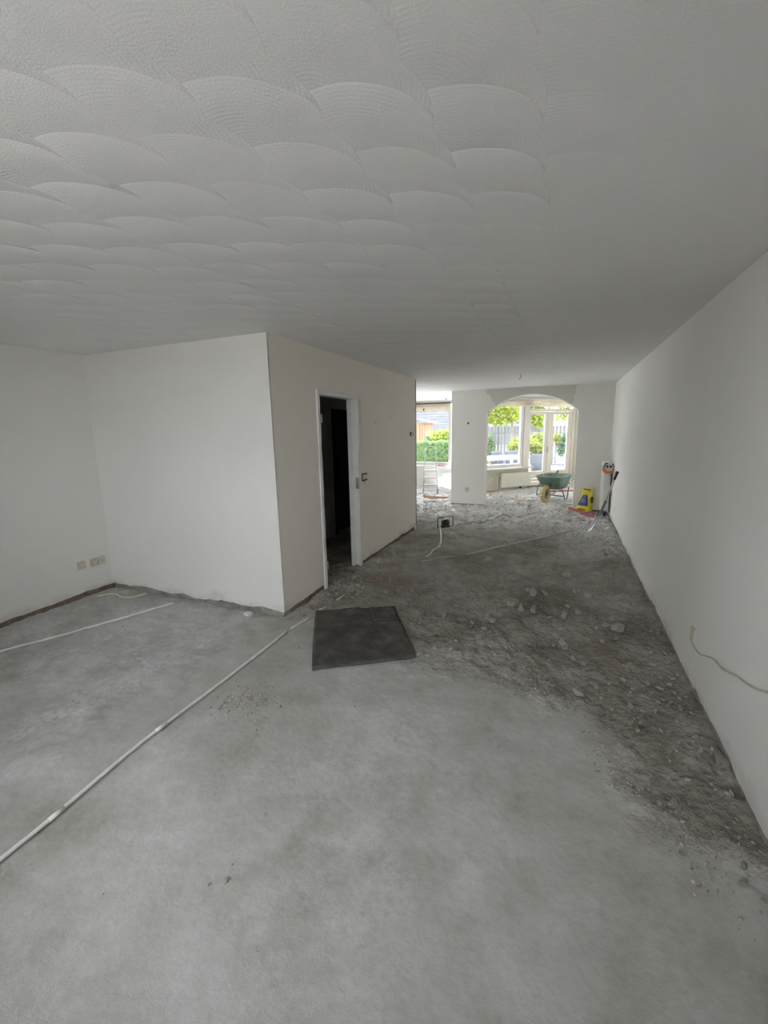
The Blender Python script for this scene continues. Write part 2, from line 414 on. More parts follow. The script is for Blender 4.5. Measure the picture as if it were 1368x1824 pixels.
BX = [-4.7, -2.35, -2.1, -1.0, -0.6, -0.23, 0.19, 0.36, 0.55, 0.70, 0.86]
BY = [3.2, 3.1, 3.0, 2.80, 2.78, 2.62, 2.42, 2.0, 1.75, 1.55, 1.2]
def masks(x, y):
    b2 = np.interp(x, BX, BY) + fbm(x, y, 2.5, 5, 3) * 0.9
    rough = sstep(y - b2, -0.15, 0.45)
    left = sstep(-2.12 - x, 0.0, 0.5) * (y < 3.3)
    far = sstep(y + fbm(x, y, 1.2, 9, 3) * 2.2 + np.where(x > 0.0, 0.5, 0.0), 6.2, 8.6)
    return rough, left, far
def heights(x, y):
    rough, left, far = masks(x, y)
    lump = fbm(x, y, 3.0, 21, 5, 0.6) * 0.075 + np.abs(fbm(x, y, 7.0, 31, 4, 0.6)) * 0.075 - 0.014
    fine = np.abs(fbm(x, y, 20.0, 41, 3)) * 0.020
    z = fbm(x, y, 1.1, 3, 3) * 0.010 + fbm(x, y, 9.0, 13, 3) * 0.0035
    clod = sstep(fbm(x, y, 5.0, 91, 4, 0.55), 0.03, 0.075) * 0.026 + sstep(fbm(x, y, 11.0, 95, 3, 0.5), 0.05, 0.10) * 0.016
    z = z + rough * (lump + fine + clod) * (0.75 + 0.45 * far) * (1 - 0.6 * sstep(y, 10.4, 11.4))
    z = z + left * (fbm(x * 0.6 + y * 0.5, y - x * 0.5, 5.0, 51, 5, 0.7)) * 0.040
    # shallow chase beside the long conduit
    px = np.interp(y, [0.5, 0.9, 1.5, 2.8], [-2.0, -2.03, -2.085, -2.11])
    z = z - 0.010 * np.exp(-((x - px) / 0.035) ** 2) * (y < 2.9)
    return z
def hz(x, y):
    return float(heights(np.array([float(x)]), np.array([float(y)]))[0])

# ------------------------------------------------------------------ room shell
def build_floor():
    x0, x1, y0, y1, st = L - 0.05, R + 0.08, -1.2, 14.95, 0.022
    nx, ny = int((x1 - x0) / st), int((y1 - y0) / st)
    xs = np.linspace(x0, x1, nx + 1); ys = np.linspace(y0, y1, ny + 1)
    X, Y = np.meshgrid(xs, ys); X = X.ravel(); Y = Y.ravel()
    Z = heights(X, Y)
    co = np.stack([X, Y, Z], 1).astype(np.float32)
    me = bpy.data.meshes.new('floor')
    idx = np.arange((nx + 1) * (ny + 1)).reshape(ny + 1, nx + 1)
    # leave out what lies outdoors, beyond the angled glass front
    cx = (xs[:-1] + xs[1:]) / 2; cy = (ys[:-1] + ys[1:]) / 2
    CX, CY = np.meshgrid(cx, cy)
    keep = ~((CY > YL + 0.15) & (CX < -3.2)) & ~((CY - CX > VY - VX + 0.2) & (CY + CX > VY + VX - 0.4)) & ~((CY > VY) & (CX < -2.12) & (CY - YL > -(CX + 3.0)))
    q = np.stack([idx[:-1, :-1], idx[:-1, 1:], idx[1:, 1:], idx[1:, :-1]], -1)[keep]
    me.vertices.add(len(co)); me.vertices.foreach_set('co', co.ravel())
    me.loops.add(q.size); me.loops.foreach_set('vertex_index', q.ravel().astype(np.int32))
    me.polygons.add(len(q)); me.polygons.foreach_set('loop_start', np.arange(0, q.size, 4, dtype=np.int32))
    me.update(calc_edges=True)
    me.polygons.foreach_set('use_smooth', np.ones(len(q), dtype=bool))
    rough, left, far = masks(X, Y)
    a = me.attributes.new('rough', 'FLOAT', 'POINT'); a.data.foreach_set('value', rough.astype(np.float32))
    a = me.attributes.new('far', 'FLOAT', 'POINT'); a.data.foreach_set('value', (far * rough).astype(np.float32))
    a = me.attributes.new('powder_and_glow', 'FLOAT', 'POINT'); a.data.foreach_set('value', np.maximum(left, np.exp(-((X + 0.75) / 0.55) ** 2) * 0.7 * (Y < 2.3)).astype(np.float32))  # powder on the left; the centre band paints window light onto the floor
    me.materials.append(MT['floor'])
    o = bpy.data.objects.new('floor', me); COL.objects.link(o); struct(o, 'bare dusty screed floor broken up into rubble')
build_floor()

c = MB()
c.prism([(L - 0.2, -1.3), (R + 0.2, -1.3), (R + 0.2, 14.9), (1.0, 14.9), (VX + 0.02, VY + 0.22), (-3.08, YL + 0.2), (L - 0.2, YL + 0.2)], 0.18, 'xy', HC)
struct(c.build('ceiling', 'ceiling'), 'white ceiling plaster combed in overlapping fans')

def ragged(u0, u1, base, amp, seed, st=0.03):
    n = max(2, int(abs(u1 - u0) / st)); u = np.linspace(u0, u1, n + 1)
    h = base + fbm(u, u * 0 + seed, 5.0, seed, 4, 0.65) * amp * 2
    h = np.maximum(h, 0.012)
    return list(zip(u.tolist(), h.tolist()))
PT = 0.006   # plaster stands this far proud of the bare wall

# right-hand party wall: bare wall, then a plaster skin with a broken lower edge
w = MB().box(R + PT, R + 0.2, -1.3, 14.9, -0.1, HC).build('wall_right', 'cement'); struct(w, 'long white plastered wall')
poly = ragged(YFRONT, 14.45, 0.055, 0.03, 61) + [(14.45, HC), (YFRONT, HC)]
MB().prism(poly, PT + 0.002, 'yz', R).build('plaster', 'wall', w)

KY0, KY1, KZ0, KZ1 = 8.5, 10.5, 0.9, 2.2     # unseen side window, added to brighten the far room
w = MB().box(L - 0.2, L - PT, -1.3, KY0, -0.1, HC).box(L - 0.2, L - PT, KY1, YL + 0.2, -0.1, HC).box(L - 0.2, L - PT, KY0, KY1, -0.1, KZ0).box(L - 0.2, L - PT, KY0, KY1, KZ1, HC).build('wall_left', 'cement_brown'); struct(w, 'white plastered side wall')
poly = ragged(YFRONT, F, 0.05, 0.022, 62) + [(F, HC), (YFRONT, HC)]
MB().prism(poly, PT + 0.002, 'yz', L - PT - 0.002).build('plaster', 'wall', w)
MB().box(L - PT, L, BF, KY0, 0.03, HC).box(L - PT, L, KY1, YL, 0.03, HC).box(L - PT, L, KY0, KY1, 0.03, KZ0).box(L - PT, L, KY0, KY1, KZ1, HC).build('plaster', 'wall', w)

w = MB().box(L - 0.05, B - PT - 0.004, F + PT, F + 0.1, -0.1, HC).build('wall_hall_front', 'cement'); struct(w, 'white plastered front wall of the hall')
poly = ragged(L, B, 0.05, 0.03, 63) + [(B, HC), (L, HC)]
MB().prism(poly, PT + 0.002, 'xz', F).build('plaster', 'wall', w)

# hall side wall with the doorway
D0, D1, DH = 3.79, 4.735, 2.105      # outer edges of the steel door frame
w = MB()
w.box(B - 0.11, B - PT, F + 0.1, D0 + 0.01, -0.1, HC).box(B - 0.11, B - PT, D1 - 0.01, BF, -0.1, HC).box(B - 0.11, B - PT, D0 + 0.01, D1 - 0.01, DH - 0.01, HC)
w = w.build('wall_hall_side', 'cement_brown'); struct(w, 'cream plastered hall wall with the open doorway')
MB().prism(ragged(F + 0.001, D0, 0.05, 0.025, 64) + [(D0, HC), (F + 0.001, HC)], PT + 0.002, 'yz', B - PT - 0.002).build('plaster', 'hall_wall', w)
MB().prism(ragged(D1, BF, 0.05, 0.025, 65) + [(BF, HC), (D1, HC)], PT + 0.002, 'yz', B - PT - 0.002).build('plaster', 'hall_wall', w)
MB().box(B - PT - 0.002, B, D0, D1, DH, HC).build('plaster', 'hall_wall', w)
w = MB().box(L, B - 0.005, BF - 0.1, BF, -0.1, HC).build('wall_hall_back', 'wall_clean'); struct(w)
MB().box(B - 0.02, B + 0.003, BF - 0.028, BF + 0.004, 0.05, HC - 0.004).build('dark_corner_strip', 'dark_steel', w)  # narrow dark strip down the far corner edge
w = MB().box(-3.5, -3.4, F + 0.1, 6.02, -0.1, HC).box(-3.5, -3.4, 6.02, BF - 0.1, 2.03, HC).build('wall_hall_inner', 'wall_clean'); struct(w)
dr = sroot('door_2'); 
MB().box(-3.47, -3.43, 6.08, BF - 0.12, 0.03, 2.0).build('leaf', 'hall_shade', dr)  # dark leaf drawn in place of the gloom in an open doorway
MB().box(-3.49, -3.385, 6.02, 6.07, 0.0, 2.03).box(-3.49, -3.385, 6.07, BF - 0.1, 1.99, 2.03).build('frame', 'hall_shade', dr)

# steel door frame, no leaf in it
dr = sroot('door_1', label='narrow white steel door frame standing open')
for y0, y1 in ((D0, D0 + 0.055), (D1 - 0.055, D1)):
    MB().box(B - 0.115, B + 0.012, y0, y1, 0.0, DH, 0.004).build('jamb', 'steel_frame', dr)
MB().box(B - 0.115, B + 0.012, D0 + 0.055, D1 - 0.055, DH - 0.05, DH, 0.004).build('head', 'steel_frame', dr)
MB().box(B - 0.115, B - 0.06, D1 - 0.075, D1 - 0.055, 0.0, DH - 0.05, 0.003).build('stop', 'steel_frame', dr)
for z in (1.82, 0.27):
    MB().tube([(B + 0.018, D0 + 0.058, z - 0.045), (B + 0.018, D0 + 0.058, z + 0.045)], 0.010, 10).box(B - 0.02, B + 0.016, D0 + 0.053, D0 + 0.060, z - 0.035, z + 0.035).build('hinge', 'steel', dr)
MB().box(B - 0.03, B + 0.0135, D1 - 0.058, D1 - 0.053, 0.99, 1.13).build('strike_plate', 'steel', dr)

# arch wall
XA0, XA1, ZS, ZC, TA = -1.578, 0.224, 2.0, 2.36, 0.30
hw = (XA1 - XA0) / 2; rise = ZC - ZS; ra = (hw * hw + rise * rise) / (2 * rise); cxa = (XA0 + XA1) / 2; cza = ZC - ra
th = math.asin(hw / ra)
ar = [(cxa + ra * math.sin(-th + 2 * th * i / 40), cza + ra * math.cos(-th + 2 * th * i / 40)) for i in range(41)]
def arch_piece(x, y0, y1):
    m = MB()
    m.box(AL, XA0, y0, y1, x, HC); m.box(XA1, R + 0.01, y0, y1, x, HC)
    top = [(a, HC) for a, z in ar]
    rings = []
    for (a, z) in ar:
        rings.append([(a, y0, z), (a, y1, z), (a, y1, HC), (a, y0, HC)])
    m.loft(rings, True)
    return m
w = arch_piece(0.03, A, A + TA).build('wall_arch', 'wall_clean'); struct(w, 'white wall with a wide arched opening')
MB().box(AL + 0.012, XA0 - 0.01, A + 0.012, A + TA - 0.012, -0.1, 0.04).box(XA1 + 0.01, R, A + 0.012, A + TA - 0.012, -0.1, 0.04).build('bare_base', 'cement', w)
# skim coat round the arch: a thin fresh layer with a wavering outline
sk = []
for i in range(0, 41):
    sk.append([(ar[i][0], A - 0.002, ar[i][1] - 0.0), (ar[i][0] * 1.0 + (ar[i][0] - cxa) * (0.06 if 0 < i < 40 else 0.0), A - 0.002, HC - 0.002)])
left_edge = [(-1.60, HC - .002), (-1.575, 2.40), (-1.49, 2.36), (-1.455, 2.25), (-1.40, 2.20), (-1.375, 2.135)]
right_edge = [(0.17, HC - .002), (0.14, 2.44), (0.15, 2.36), (0.12, 2.28), (0.135, 2.20), (0.09, 2.12)]
inner = [(a, z) for a, z in ar if -1.375 < a < 0.09]
MB().prism(left_edge + inner + right_edge[::-1], 0.002, 'xz', A - 0.002).build('skim_coat', 'skim', w)

# garden facade, left part: parapet, head and the piers
w = MB().box(L, -3.08, YL, YL + 0.2, -0.1, 0.58).box(L, -3.08, YL, YL + 0.2, 2.42, HC).build('wall_garden', 'wall_clean'); struct(w)
w = sroot('wall_return', (-3.08, YL, 0), math.radians(-45))
RL = 1.365
MB().box(0, RL, 0, 0.18, -0.1, 0.58).build('parapet', 'wall_clean', w)
MB().box(0, RL, 0, 0.18, 2.42, HC).build('lintel', 'wall_clean', w)
MB().box(RL - 0.12, RL, 0, 0.18, 0.58, 2.42).build('pier', 'wall_clean', w)
ANG = math.radians(45)
fa = sroot('wall_angled', (VX, VY, 0), ANG, 'cream wall under the angled garden windows')
MB().box(0, 1.72, 0, 0.2, -0.1, 0.575).build('parapet', 'cream', fa)
MB().box(0, 3.4, 0, 0.2, 2.44, HC).build('lintel', 'wall_clean', fa)
MB().box(0, 0.15, 0, 0.2, 0.575, 2.44).build('pier', 'wall_clean', fa)
MB().box(3.385, 4.25, 0, 0.2, -0.1, HC).build('pier', 'cream', fa)
# front wall behind the camera, with its window
WX0, WX1, WZ0, WZ1 = -2.62, -0.18, 0.87, 2.2
w = MB().box(L - 0.2, WX0, YFRONT - 0.2, YFRONT, -0.1, HC).box(WX1, R + 0.2, YFRONT - 0.2, YFRONT, -0.1, HC)
w.box(WX0, WX1, YFRONT - 0.2, YFRONT, -0.1, WZ0).box(WX0, WX1, YFRONT - 0.2, YFRONT, WZ1, HC)
struct(w.build('wall_front', 'wall'))

# ------------------------------------------------------------------ windows and garden doors
def frame_rect(parent, x0, x1, z0, z1, y0, y1, bar, mat, names=('stile', 'stile', 'rail', 'rail')):
    MB().box(x0, x0 + bar, y0, y1, z0, z1, 0.004).build(names[0], mat, parent)
    MB().box(x1 - bar, x1, y0, y1, z0, z1, 0.004).build(names[1], mat, parent)
    MB().box(x0 + bar, x1 - bar, y0, y1, z0, z0 + bar, 0.004).build(names[2], mat, parent)
    MB().box(x0 + bar, x1 - bar, y0, y1, z1 - bar, z1, 0.004).build(names[3], mat, parent)
w1 = sroot('window_1', label='wide white framed window beyond the hall corner')
frame_rect(w1, L, -3.09, 0.62, 2.42, YL + 0.06, YL + 0.14, 0.085, 'white_paint')
MB().box(L + 0.08, -3.17, YL + 0.10, YL + 0.106, 0.70, 2.34).build('pane', 'glass', w1)
MB().box(L, -3.16, YL - 0.20, YL + 0.06, 0.585, 0.62, 0.006).prism([(-3.17, YL - 0.2), (-3.0, YL - 0.20), (-2.55, YL - 0.62), (-2.42, YL - 0.62), (-3.02, YL + 0.02), (-3.17, YL + 0.02)], 0.03, 'xy', 0.588).build('window_sill', 'white_paint', w1)
w2 = sroot('window_2', (VX, VY, 0), ANG, 'tall white framed window left of the garden doors')
frame_rect(w2, 0.15, 1.53, 0.61, 2.44, 0.05, 0.13, 0.085, 'white_paint')
MB().box(0.23, 1.45, 0.088, 0.094, 0.69, 2.36).build('pane', 'glass', w2)
MB().box(1.53, 1.72, 0.02, 0.16, 0.0, 2.44, 0.006).build('post', 'cream_paint', w2)
MB().box(0.0, 1.76, -0.17, 0.05, 0.575, 0.61, 0.006).build('window_sill', 'white_paint', w2)
d3 = sroot('door_3', (VX, VY, 0), ANG, 'white glazed double garden doors')
MB().box(3.28, 3.385, 0.02, 0.16, 0.0, 2.44, 0.006).build('jamb', 'cream_paint', d3)
MB().box(1.72, 3.28, 0.03, 0.15, 2.125, 2.20, 0.006).build('transom', 'cream_paint', d3)
MB().box(1.72, 3.28, 0.03, 0.15, 2.40, 2.44, 0.004).build('head', 'cream_paint', d3)
MB().box(2.36, 2.46, 0.04, 0.14, 2.20, 2.40, 0.004).build('mullion', 'cream_paint', d3)
for a, b2 in ((1.72, 2.36), (2.46, 3.28)):
    MB().box(a, b2, 0.088, 0.094, 2.20, 2.40).build('fanlight_pane', 'glass', d3)
MB().box(1.72, 3.28, -0.02, 0.18, -0.02, 0.05).build('threshold', 'cement', d3)
for a, b2, ga, gb in ((1.725, 2.425, 1.775, 2.295), (2.43, 3.275, 2.60, 3.14)):
    lf = MB().box(a, ga, 0.05, 0.10, 0.05, 2.12, 0.004).build('leaf', 'cream_paint', d3)
    MB().box(gb, b2, 0.05, 0.10, 0.05, 2.12, 0.004).build('stile', 'cream_paint', lf)
    MB().box(ga, gb, 0.05, 0.10, 2.04, 2.12, 0.004).build('rail', 'cream_paint', lf)
    MB().box(ga, gb, 0.05, 0.10, 0.34, 0.45, 0.004).build('rail', 'cream_paint', lf)
    for z0, z1 in ((0.055, 0.145), (0.15, 0.24), (0.245, 0.335)):
        MB().box(ga, gb, 0.06, 0.09, z0, z1, 0.006).build('board', 'cream_paint', lf)
    MB().box(ga, gb, 0.073, 0.079, 0.45, 2.04).build('pane', 'glass', lf)
MB().box(2.385, 2.43, 0.03, 0.052, 0.06, 2.11, 0.004).build('cover_strip', 'cream_paint', d3)
hd = MB().box(2.385, 2.415, 0.022, 0.03, 0.96, 1.14, 0.003).tube([(2.40, 0.024, 1.05), (2.40, -0.02, 1.05), (2.34, -0.025, 1.05), (2.29, -0.022, 1.05)], 0.008).build('door_handle', 'steel', d3)
w3 = sroot('added_window_3', (-3.08, YL, 0), math.radians(-45), 'narrow unseen window added in the bay return for daylight')  # guessed window, out of sight, added to let more daylight in
frame_rect(w3, 0.02, RL - 0.12, 0.60, 2.42, 0.05, 0.13, 0.08, 'white_paint')
MB().box(0.10, RL - 0.2, 0.088, 0.094, 0.68, 2.34).build('pane', 'glass', w3)
w5 = sroot('added_window_5', label='unseen side window added to brighten the far room')  # opening hidden by the hall, added for the daylight it lets in
for y in (KY0, (KY0 + KY1) / 2 - 0.035, KY1 - 0.07):
    MB().box(L - 0.14, L - 0.06, y, y + 0.07, KZ0, KZ1).build('stile', 'white_paint', w5)
for z in (KZ0, KZ1 - 0.07):
    MB().box(L - 0.14, L - 0.06, KY0 + 0.07, KY1 - 0.07, z, z + 0.07).build('rail', 'white_paint', w5)
MB().box(L - 0.103, L - 0.097, KY0 + 0.07, KY1 - 0.07, KZ0 + 0.07, KZ1 - 0.07).build('pane', 'glass', w5)
w4 = sroot('window_4', label='front window behind the camera')
frame_rect(w4, WX0, WX1, WZ0, WZ1, YFRONT - 0.14, YFRONT - 0.06, 0.07, 'white_paint')
for x in (-1.90, -1.02):
    MB().box(x, x + 0.07, YFRONT - 0.14, YFRONT - 0.06, WZ0 + 0.07, WZ1 - 0.07).build('mullion', 'white_paint', w4)
MB().box(WX0, WX1, YFRONT - 0.06, YFRONT + 0.15, WZ0 - 0.03, WZ0).build('window_sill', 'white_paint', w4)
MB().box(WX0 + 0.05, WX1 - 0.05, YFRONT - 0.103, YFRONT - 0.097, WZ0 + 0.05, WZ1 - 0.05).build('pane', 'glass', w4)

# gathered roman blinds drawn up under the ceiling
def blind(label, loc, rz, x0, x1, ztop, zbot, seed, d):
    t = thing('roman_blind', label, 'blind', loc, rz, 'drawn-up cream blinds over the garden windows')
    MB().box(x0, x1, -0.05 + d, -0.01 + d, ztop - 0.03, ztop).build('headrail', 'white_paint', t)
    nf = 3; hgt = ztop - 0.03 - zbot
    def fn(u, v):
        x = x0 + (x1 - x0) * u
        s = math.sin(seed + u * 9.0) * 0.006 + math.sin(seed * 2 + u * 23) * 0.003
        ph = v * nf
        y = -0.035 - abs(math.sin(ph * math.pi)) * (0.025 + 0.02 * v) + s
        z = ztop - 0.03 - v * hgt + s * 1.5 * v
        return (x, y + d, z)
    fb = MB().grid(fn, 36, 30).build('cloth', 'blind', t)
    sm = fb.modifiers.new('thickness', 'SOLIDIFY'); sm.thickness = 0.006
    MB().box(x0, x1, -0.045 + d, -0.025 + d, zbot - 0.012, zbot + 0.012).build('bottom_bar', 'white_paint', t)
blind('cream roman blind drawn up over the window beyond the hall corner', (0, YL, 0), 0, L + 0.02, -3.10, 2.455, 2.21, 0.4, 0.05)
blind('cream roman blind drawn up over the window left of the garden doors', (VX, VY, 0), ANG, 0.16, 1.96, 2.47, 2.265, 1.7, 0.0)
blind('cream roman blind drawn up over the glazed double garden doors', (VX, VY, 0), ANG, 2.0, 3.40, 2.47, 2.265, 3.1, 0.0)

# ------------------------------------------------------------------ radiators
def panel_radiator(t, x0, x1, z0, z1, mat, yf=-0.11, yb=-0.025):
    """double panel, front towards -y"""
    p = MB().box(x0, x1, yf, yf + 0.016, z0, z1, 0.004).build('front_panel', mat, t)
    n = max(3, int((x1 - x0) / 0.035))
    ribs = MB()
    for i in range(n):
        x = x0 + (i + 0.5) * (x1 - x0) / n
        ribs.box(x - 0.006, x + 0.006, yf - 0.003, yf + 0.001, z0 + 0.03, z1 - 0.03)
    rb = ribs.build('pressed_ribs', mat, p); rb['kind'] = 'stuff'
    MB().box(x0, x1, yb - 0.016, yb, z0, z1, 0.004).build('rear_panel', mat, t)
    fin = MB()
    for i in range(n * 2):
        x = x0 + 0.07 + i * (x1 - x0 - 0.14) / (n * 2 - 1)
        fin.box(x - 0.001, x + 0.001, yf + 0.016, yb - 0.016, z0 + 0.03, z1 - 0.03)
    fo = fin.build('convector_fins', mat, t); fo['kind'] = 'stuff'
    MB().box(x0 + 0.06, x1 - 0.06, yf + 0.016, yb - 0.016, z1 - 0.012, z1 - 0.004).build('top_grille', mat, t)
t = thing('panel_radiator', 'low cream radiator under the tall window left of the garden doors', 'radiator', (VX, VY, 0), ANG)
panel_radiator(t, 0.73, 1.74, 0.075, 0.465, 'radiator')
MB().tube(spline([(0.72, -0.06, 0.42), (0.66, -0.06, 0.43), (0.63, -0.06, 0.39), (0.63, -0.06, 0.12), (0.66, -0.05, 0.03)]), 0.011).build('pipe', 'radiator', t)
MB().lathe([(0.018, 0.62), (0.022, 0.64), (0.022, 0.68), (0.012, 0.72)], 12, 'x', (0, -0.06, 0.42)).build('valve', 'grey_plastic', t)
MB().box(1.42, 1.44, -0.08, 0.0, 0.02, 0.09).build('bracket', 'dark_steel', t)
t = thing('panel_radiator', 'white radiator under the window beyond the hall corner', 'radiator', (0, YL, 0), 0)
panel_radiator(t, -3.30, -2.95 + 0.05, 0.115, 0.405, 'rad_white', -0.13, -0.05)
t = thing('panel_radiator', 'tall narrow white radiator on the long white wall beside the arch', 'radiator', (R, 9.35, 0), -math.pi / 2)
panel_radiator(t, 0.0, 0.63, 0.125, 1.03, 'rad_white', -0.15, -0.035)
MB().tube([(0.60, -0.09, 0.13), (0.60, -0.09, 0.03), (0.60, -0.05, 0.0)], 0.011).build('pipe', 'grey_plastic', t)
MB().lathe([(0.016, 0.05), (0.024, 0.07), (0.024, 0.11), (0.014, 0.13)], 12, 'z', (0.60, -0.09, 0.0)).build('valve', 'black', t)

# ------------------------------------------------------------------ floor conduits and cables
def lay(pts, lift=0.004, n=6):
    P = spline([(x, y, 0) for x, y in pts], n)
    return [(p.x, p.y, hz(p.x, p.y) + lift) for p in P]
def straight(a, b2, n, lift):
    P = [(a[0] + (b2[0] - a[0]) * i / n, a[1] + (b2[1] - a[1]) * i / n) for i in range(n + 1)]
    h = [hz(*p) for p in P]; k0, k1 = np.polyfit(np.arange(n + 1), h, 1); off = max(hh - (k0 * i + k1) for i, hh in enumerate(h)) * 0.55
    return [(p[0], p[1], k0 * i + k1 + off + lift) for i, p in enumerate(P)]
LAID = []
def conduit(pts, r, mat, label, collars=()):
    LAID.extend(pts)
    m = MB().tube(pts, r, 8)
    for i in collars:
        a, b2 = Vector(pts[i]), Vector(pts[i + 1]); m.tube([a, a + (b2 - a).normalized() * 0.07], r * 1.22, 8)
    return tag(m.build('conduit', mat, None), label, 'conduit')
pp = []
for a in ((-2.005, 0.55), (-2.02, 0.72), (-2.03, 0.9), (-2.07, 1.26), (-2.085, 1.5), (-2.09, 2.05), (-2.10, 2.46), (-2.11, 2.82)): pp.append((a[0], a[1], 0.012 + 0.3 * hz(*a)))
conduit([tuple(p) for p in spline(pp, 3)], 0.0095, 'white_plastic', 'long white plastic conduit running across the near floor to the hall corner', (6, 12, 17))
conduit([(x, y, max(z, 0.012)) for x, y, z in lay([(-4.35, 1.16), (-4.07, 1.71), (-3.91, 2.03), (-3.70, 2.55), (-3.55, 2.93)], 0.013)], 0.009, 'white_plastic', 'white plastic conduit lying near the row of wall sockets')
conduit(straight((-2.11, 2.87), (-2.07, 3.10), 5, 0.010), 0.0075, 'white_plastic', 'short broken white conduit stub beside the dark mat')
conduit(straight((-2.065, 3.28), (-2.06, 3.40), 3, 0.012), 0.006, 'white_plastic', 'tiny white conduit stub behind the far corner of the dark mat')
conduit(straight((-2.04, 3.57), (-2.03, 3.71), 3, 0.012), 0.006, 'white_plastic', 'short white conduit stub on rubble in front of the doorway')
conduit(straight((-2.14, 4.84), (-2.16, 4.97), 3, 0.014), 0.007, 'white_plastic', 'white conduit stub beside the foot of the door frame')
conduit(straight((-1.62, 5.05), (-1.50, 5.14), 3, 0.010), 0.008, 'dusty_plastic', 'half buried bit of white conduit in the middle of the rubble')
conduit(straight((-1.42, 5.27), (-1.28, 5.44), 4, 0.010), 0.008, 'dusty_plastic', 'short dusty conduit piece showing through the rubble')
conduit(straight((-1.16, 5.60), (-0.70, 6.16), 9, 0.014), 0.011, 'dusty_plastic', 'dusty grey conduit half buried in the middle of the rubble')
conduit(straight((-0.66, 6.18), (0.20, 7.39), 16, 0.016), 0.012, 'dusty_plastic', 'long dusty conduit on the rubble pointing at the spade')
conduit(lay([(-1.93, 7.10), (-1.74, 6.47), (-1.61, 5.97), (-1.58, 5.66), (-1.64, 5.34)], 0.014), 0.010, 'white_plastic', 'curved white conduit coming from the black cable reel')
LAID.extend(lay([(-1.68, 7.30), (-1.47, 7.57), (-1.25, 7.74), (-1.06, 8.22), (-0.68, 8.57)]))
o = MB().tube([(x, y, z) for x, y, z in lay([(-1.68, 7.30), (-1.47, 7.57), (-1.25, 7.74), (-1.06, 8.22), (-0.68, 8.57)], 0.012)], 0.006).build('power_cord', 'black'); tag(o, 'thin black cord trailing from the black cable reel', 'cord')
o = MB().tube([(x, y, z + 0.004) for x, y, z in lay([(-4.47, 2.76), (-4.37, 2.88), (-4.25, 2.86), (-4.13, 2.90), (-4.08, 3.03)], 0.012)], 0.010).build('loose_cable', 'ivory'); tag(o, 'kinked ivory cable end lying in the corner below the sockets', 'cable')
tag(MB().prism([(-0.035, -0.02), (0.03, -0.03), (0.04, 0.02), (0.005, 0.03), (-0.03, 0.025)], 0.03, 'xy', 0).build('tile_shard', 'white_plastic', None, (-2.67, 2.985, hz(-2.67, 2.985) - 0.004)), 'small white tile shard at the foot of the hall front wall', 'tile shard')

# ------------------------------------------------------------------ dark mat
MC = [(-2.085, 3.245), (-1.409, 3.58), (-0.95, 2.793), (-1.578, 2.366)]   # far left, far right, near right, near left
def mat_fn(lift):
    def fn(u, v):
        a = Vector(MC[0]).lerp(Vector(MC[1]), u); b2 = Vector(MC[3]).lerp(Vector(MC[2]), u); p = a.lerp(b2, v)
        bow = 0.02 * math.sin(v * math.pi) * (u - 0.5) * 0.6 - 0.018 * math.sin(u * math.pi * 1.3) * (v - 0.3)
        x, y = p.x + bow, p.y + bow * 0.7
        z = 0.55 * hz(x, y) + 0.022 + lift + 0.005 * math.sin(u * 5 + 1) * v + 0.014 * max(0, u - 0.8) * 5 * max(0, 0.4 - v)
        return (x, y, z)
    return fn
t = thing('floor_mat', 'dark dusty rubber mat lying on the rubble by the hall corner', 'mat')
mo = MB().grid(mat_fn(0.0), 26, 26).build('sheet', 'mat', t)
sd = mo.modifiers.new('thickness', 'SOLIDIFY'); sd.thickness = 0.012; sd.offset = 1
def flap(u, v):
    return mat_fn(0.0135)(0.665 + 0.31 * u, 0.03 + 0.27 * v)
fo = MB().grid(flap, 10, 8).build('cut_flap', 'mat', t)
sd = fo.modifiers.new('thickness', 'SOLIDIFY'); sd.thickness = 0.006; sd.offset = 1
def slit(u, v):
    return mat_fn(0.0155)(0.652 + 0.012 * u + 0.01 * v, 0.17 + 0.15 * v)
MB().grid(slit, 1, 6).build('slit', 'black_rubber', t)

# ------------------------------------------------------------------ sockets, switches, wall bits
def plate_on(name, label, cat, loc, face, wd, hgt, mat, holes=0, rocker=False, blank=False, group=None):
    """face: '+x','-x','-y' = side the plate faces. Built facing -y locally."""
    rz = {'-y': 0, '+x': math.pi / 2, '-x': -math.pi / 2, 'ang': ANG}[face]
    t = thing(name, label, cat, loc, rz, group)
    MB().box(-wd / 2, wd / 2, -0.012, 0.004, -hgt / 2, hgt / 2, 0.003).build('cover_plate', mat, t)
    if holes:
        n = holes
        for i in range(n):
            cx = (i - (n - 1) / 2) * (wd / max(n, 1))
            rc = MB().lathe([(0.0215, -0.0135), (0.0215, -0.0122), (0.019, -0.0122)], 18, 'y', (cx, 0, 0)).build('socket_ring', mat, t)
            MB().lathe([(0.0045, -0.0140), (0.0045, -0.0125)], 8, 'y', (cx - 0.0095, 0, 0)).build('pin_hole', 'hole', rc)
            MB().lathe([(0.0045, -0.0140), (0.0045, -0.0125)], 8, 'y', (cx + 0.0095, 0, 0)).build('pin_hole', 'hole', rc)
    if rocker:
        MB().box(-wd * 0.3, wd * 0.3, -0.018, -0.011, -hgt * 0.3, hgt * 0.3, 0.003).build('centre_insert', mat, t)
    return t
plate_on('blank_plate', 'single yellowed wall plate furthest from the room corner', 'wall plate', (L, 2.742, 0.354), '+x', 0.082, 0.082, 'beige_plastic', 0, True)
plate_on('blank_plate', 'yellowed blank wall plate between two other plates near the room corner', 'wall plate', (L, 2.872, 0.350), '+x', 0.082, 0.082, 'beige_plastic', 0, True)
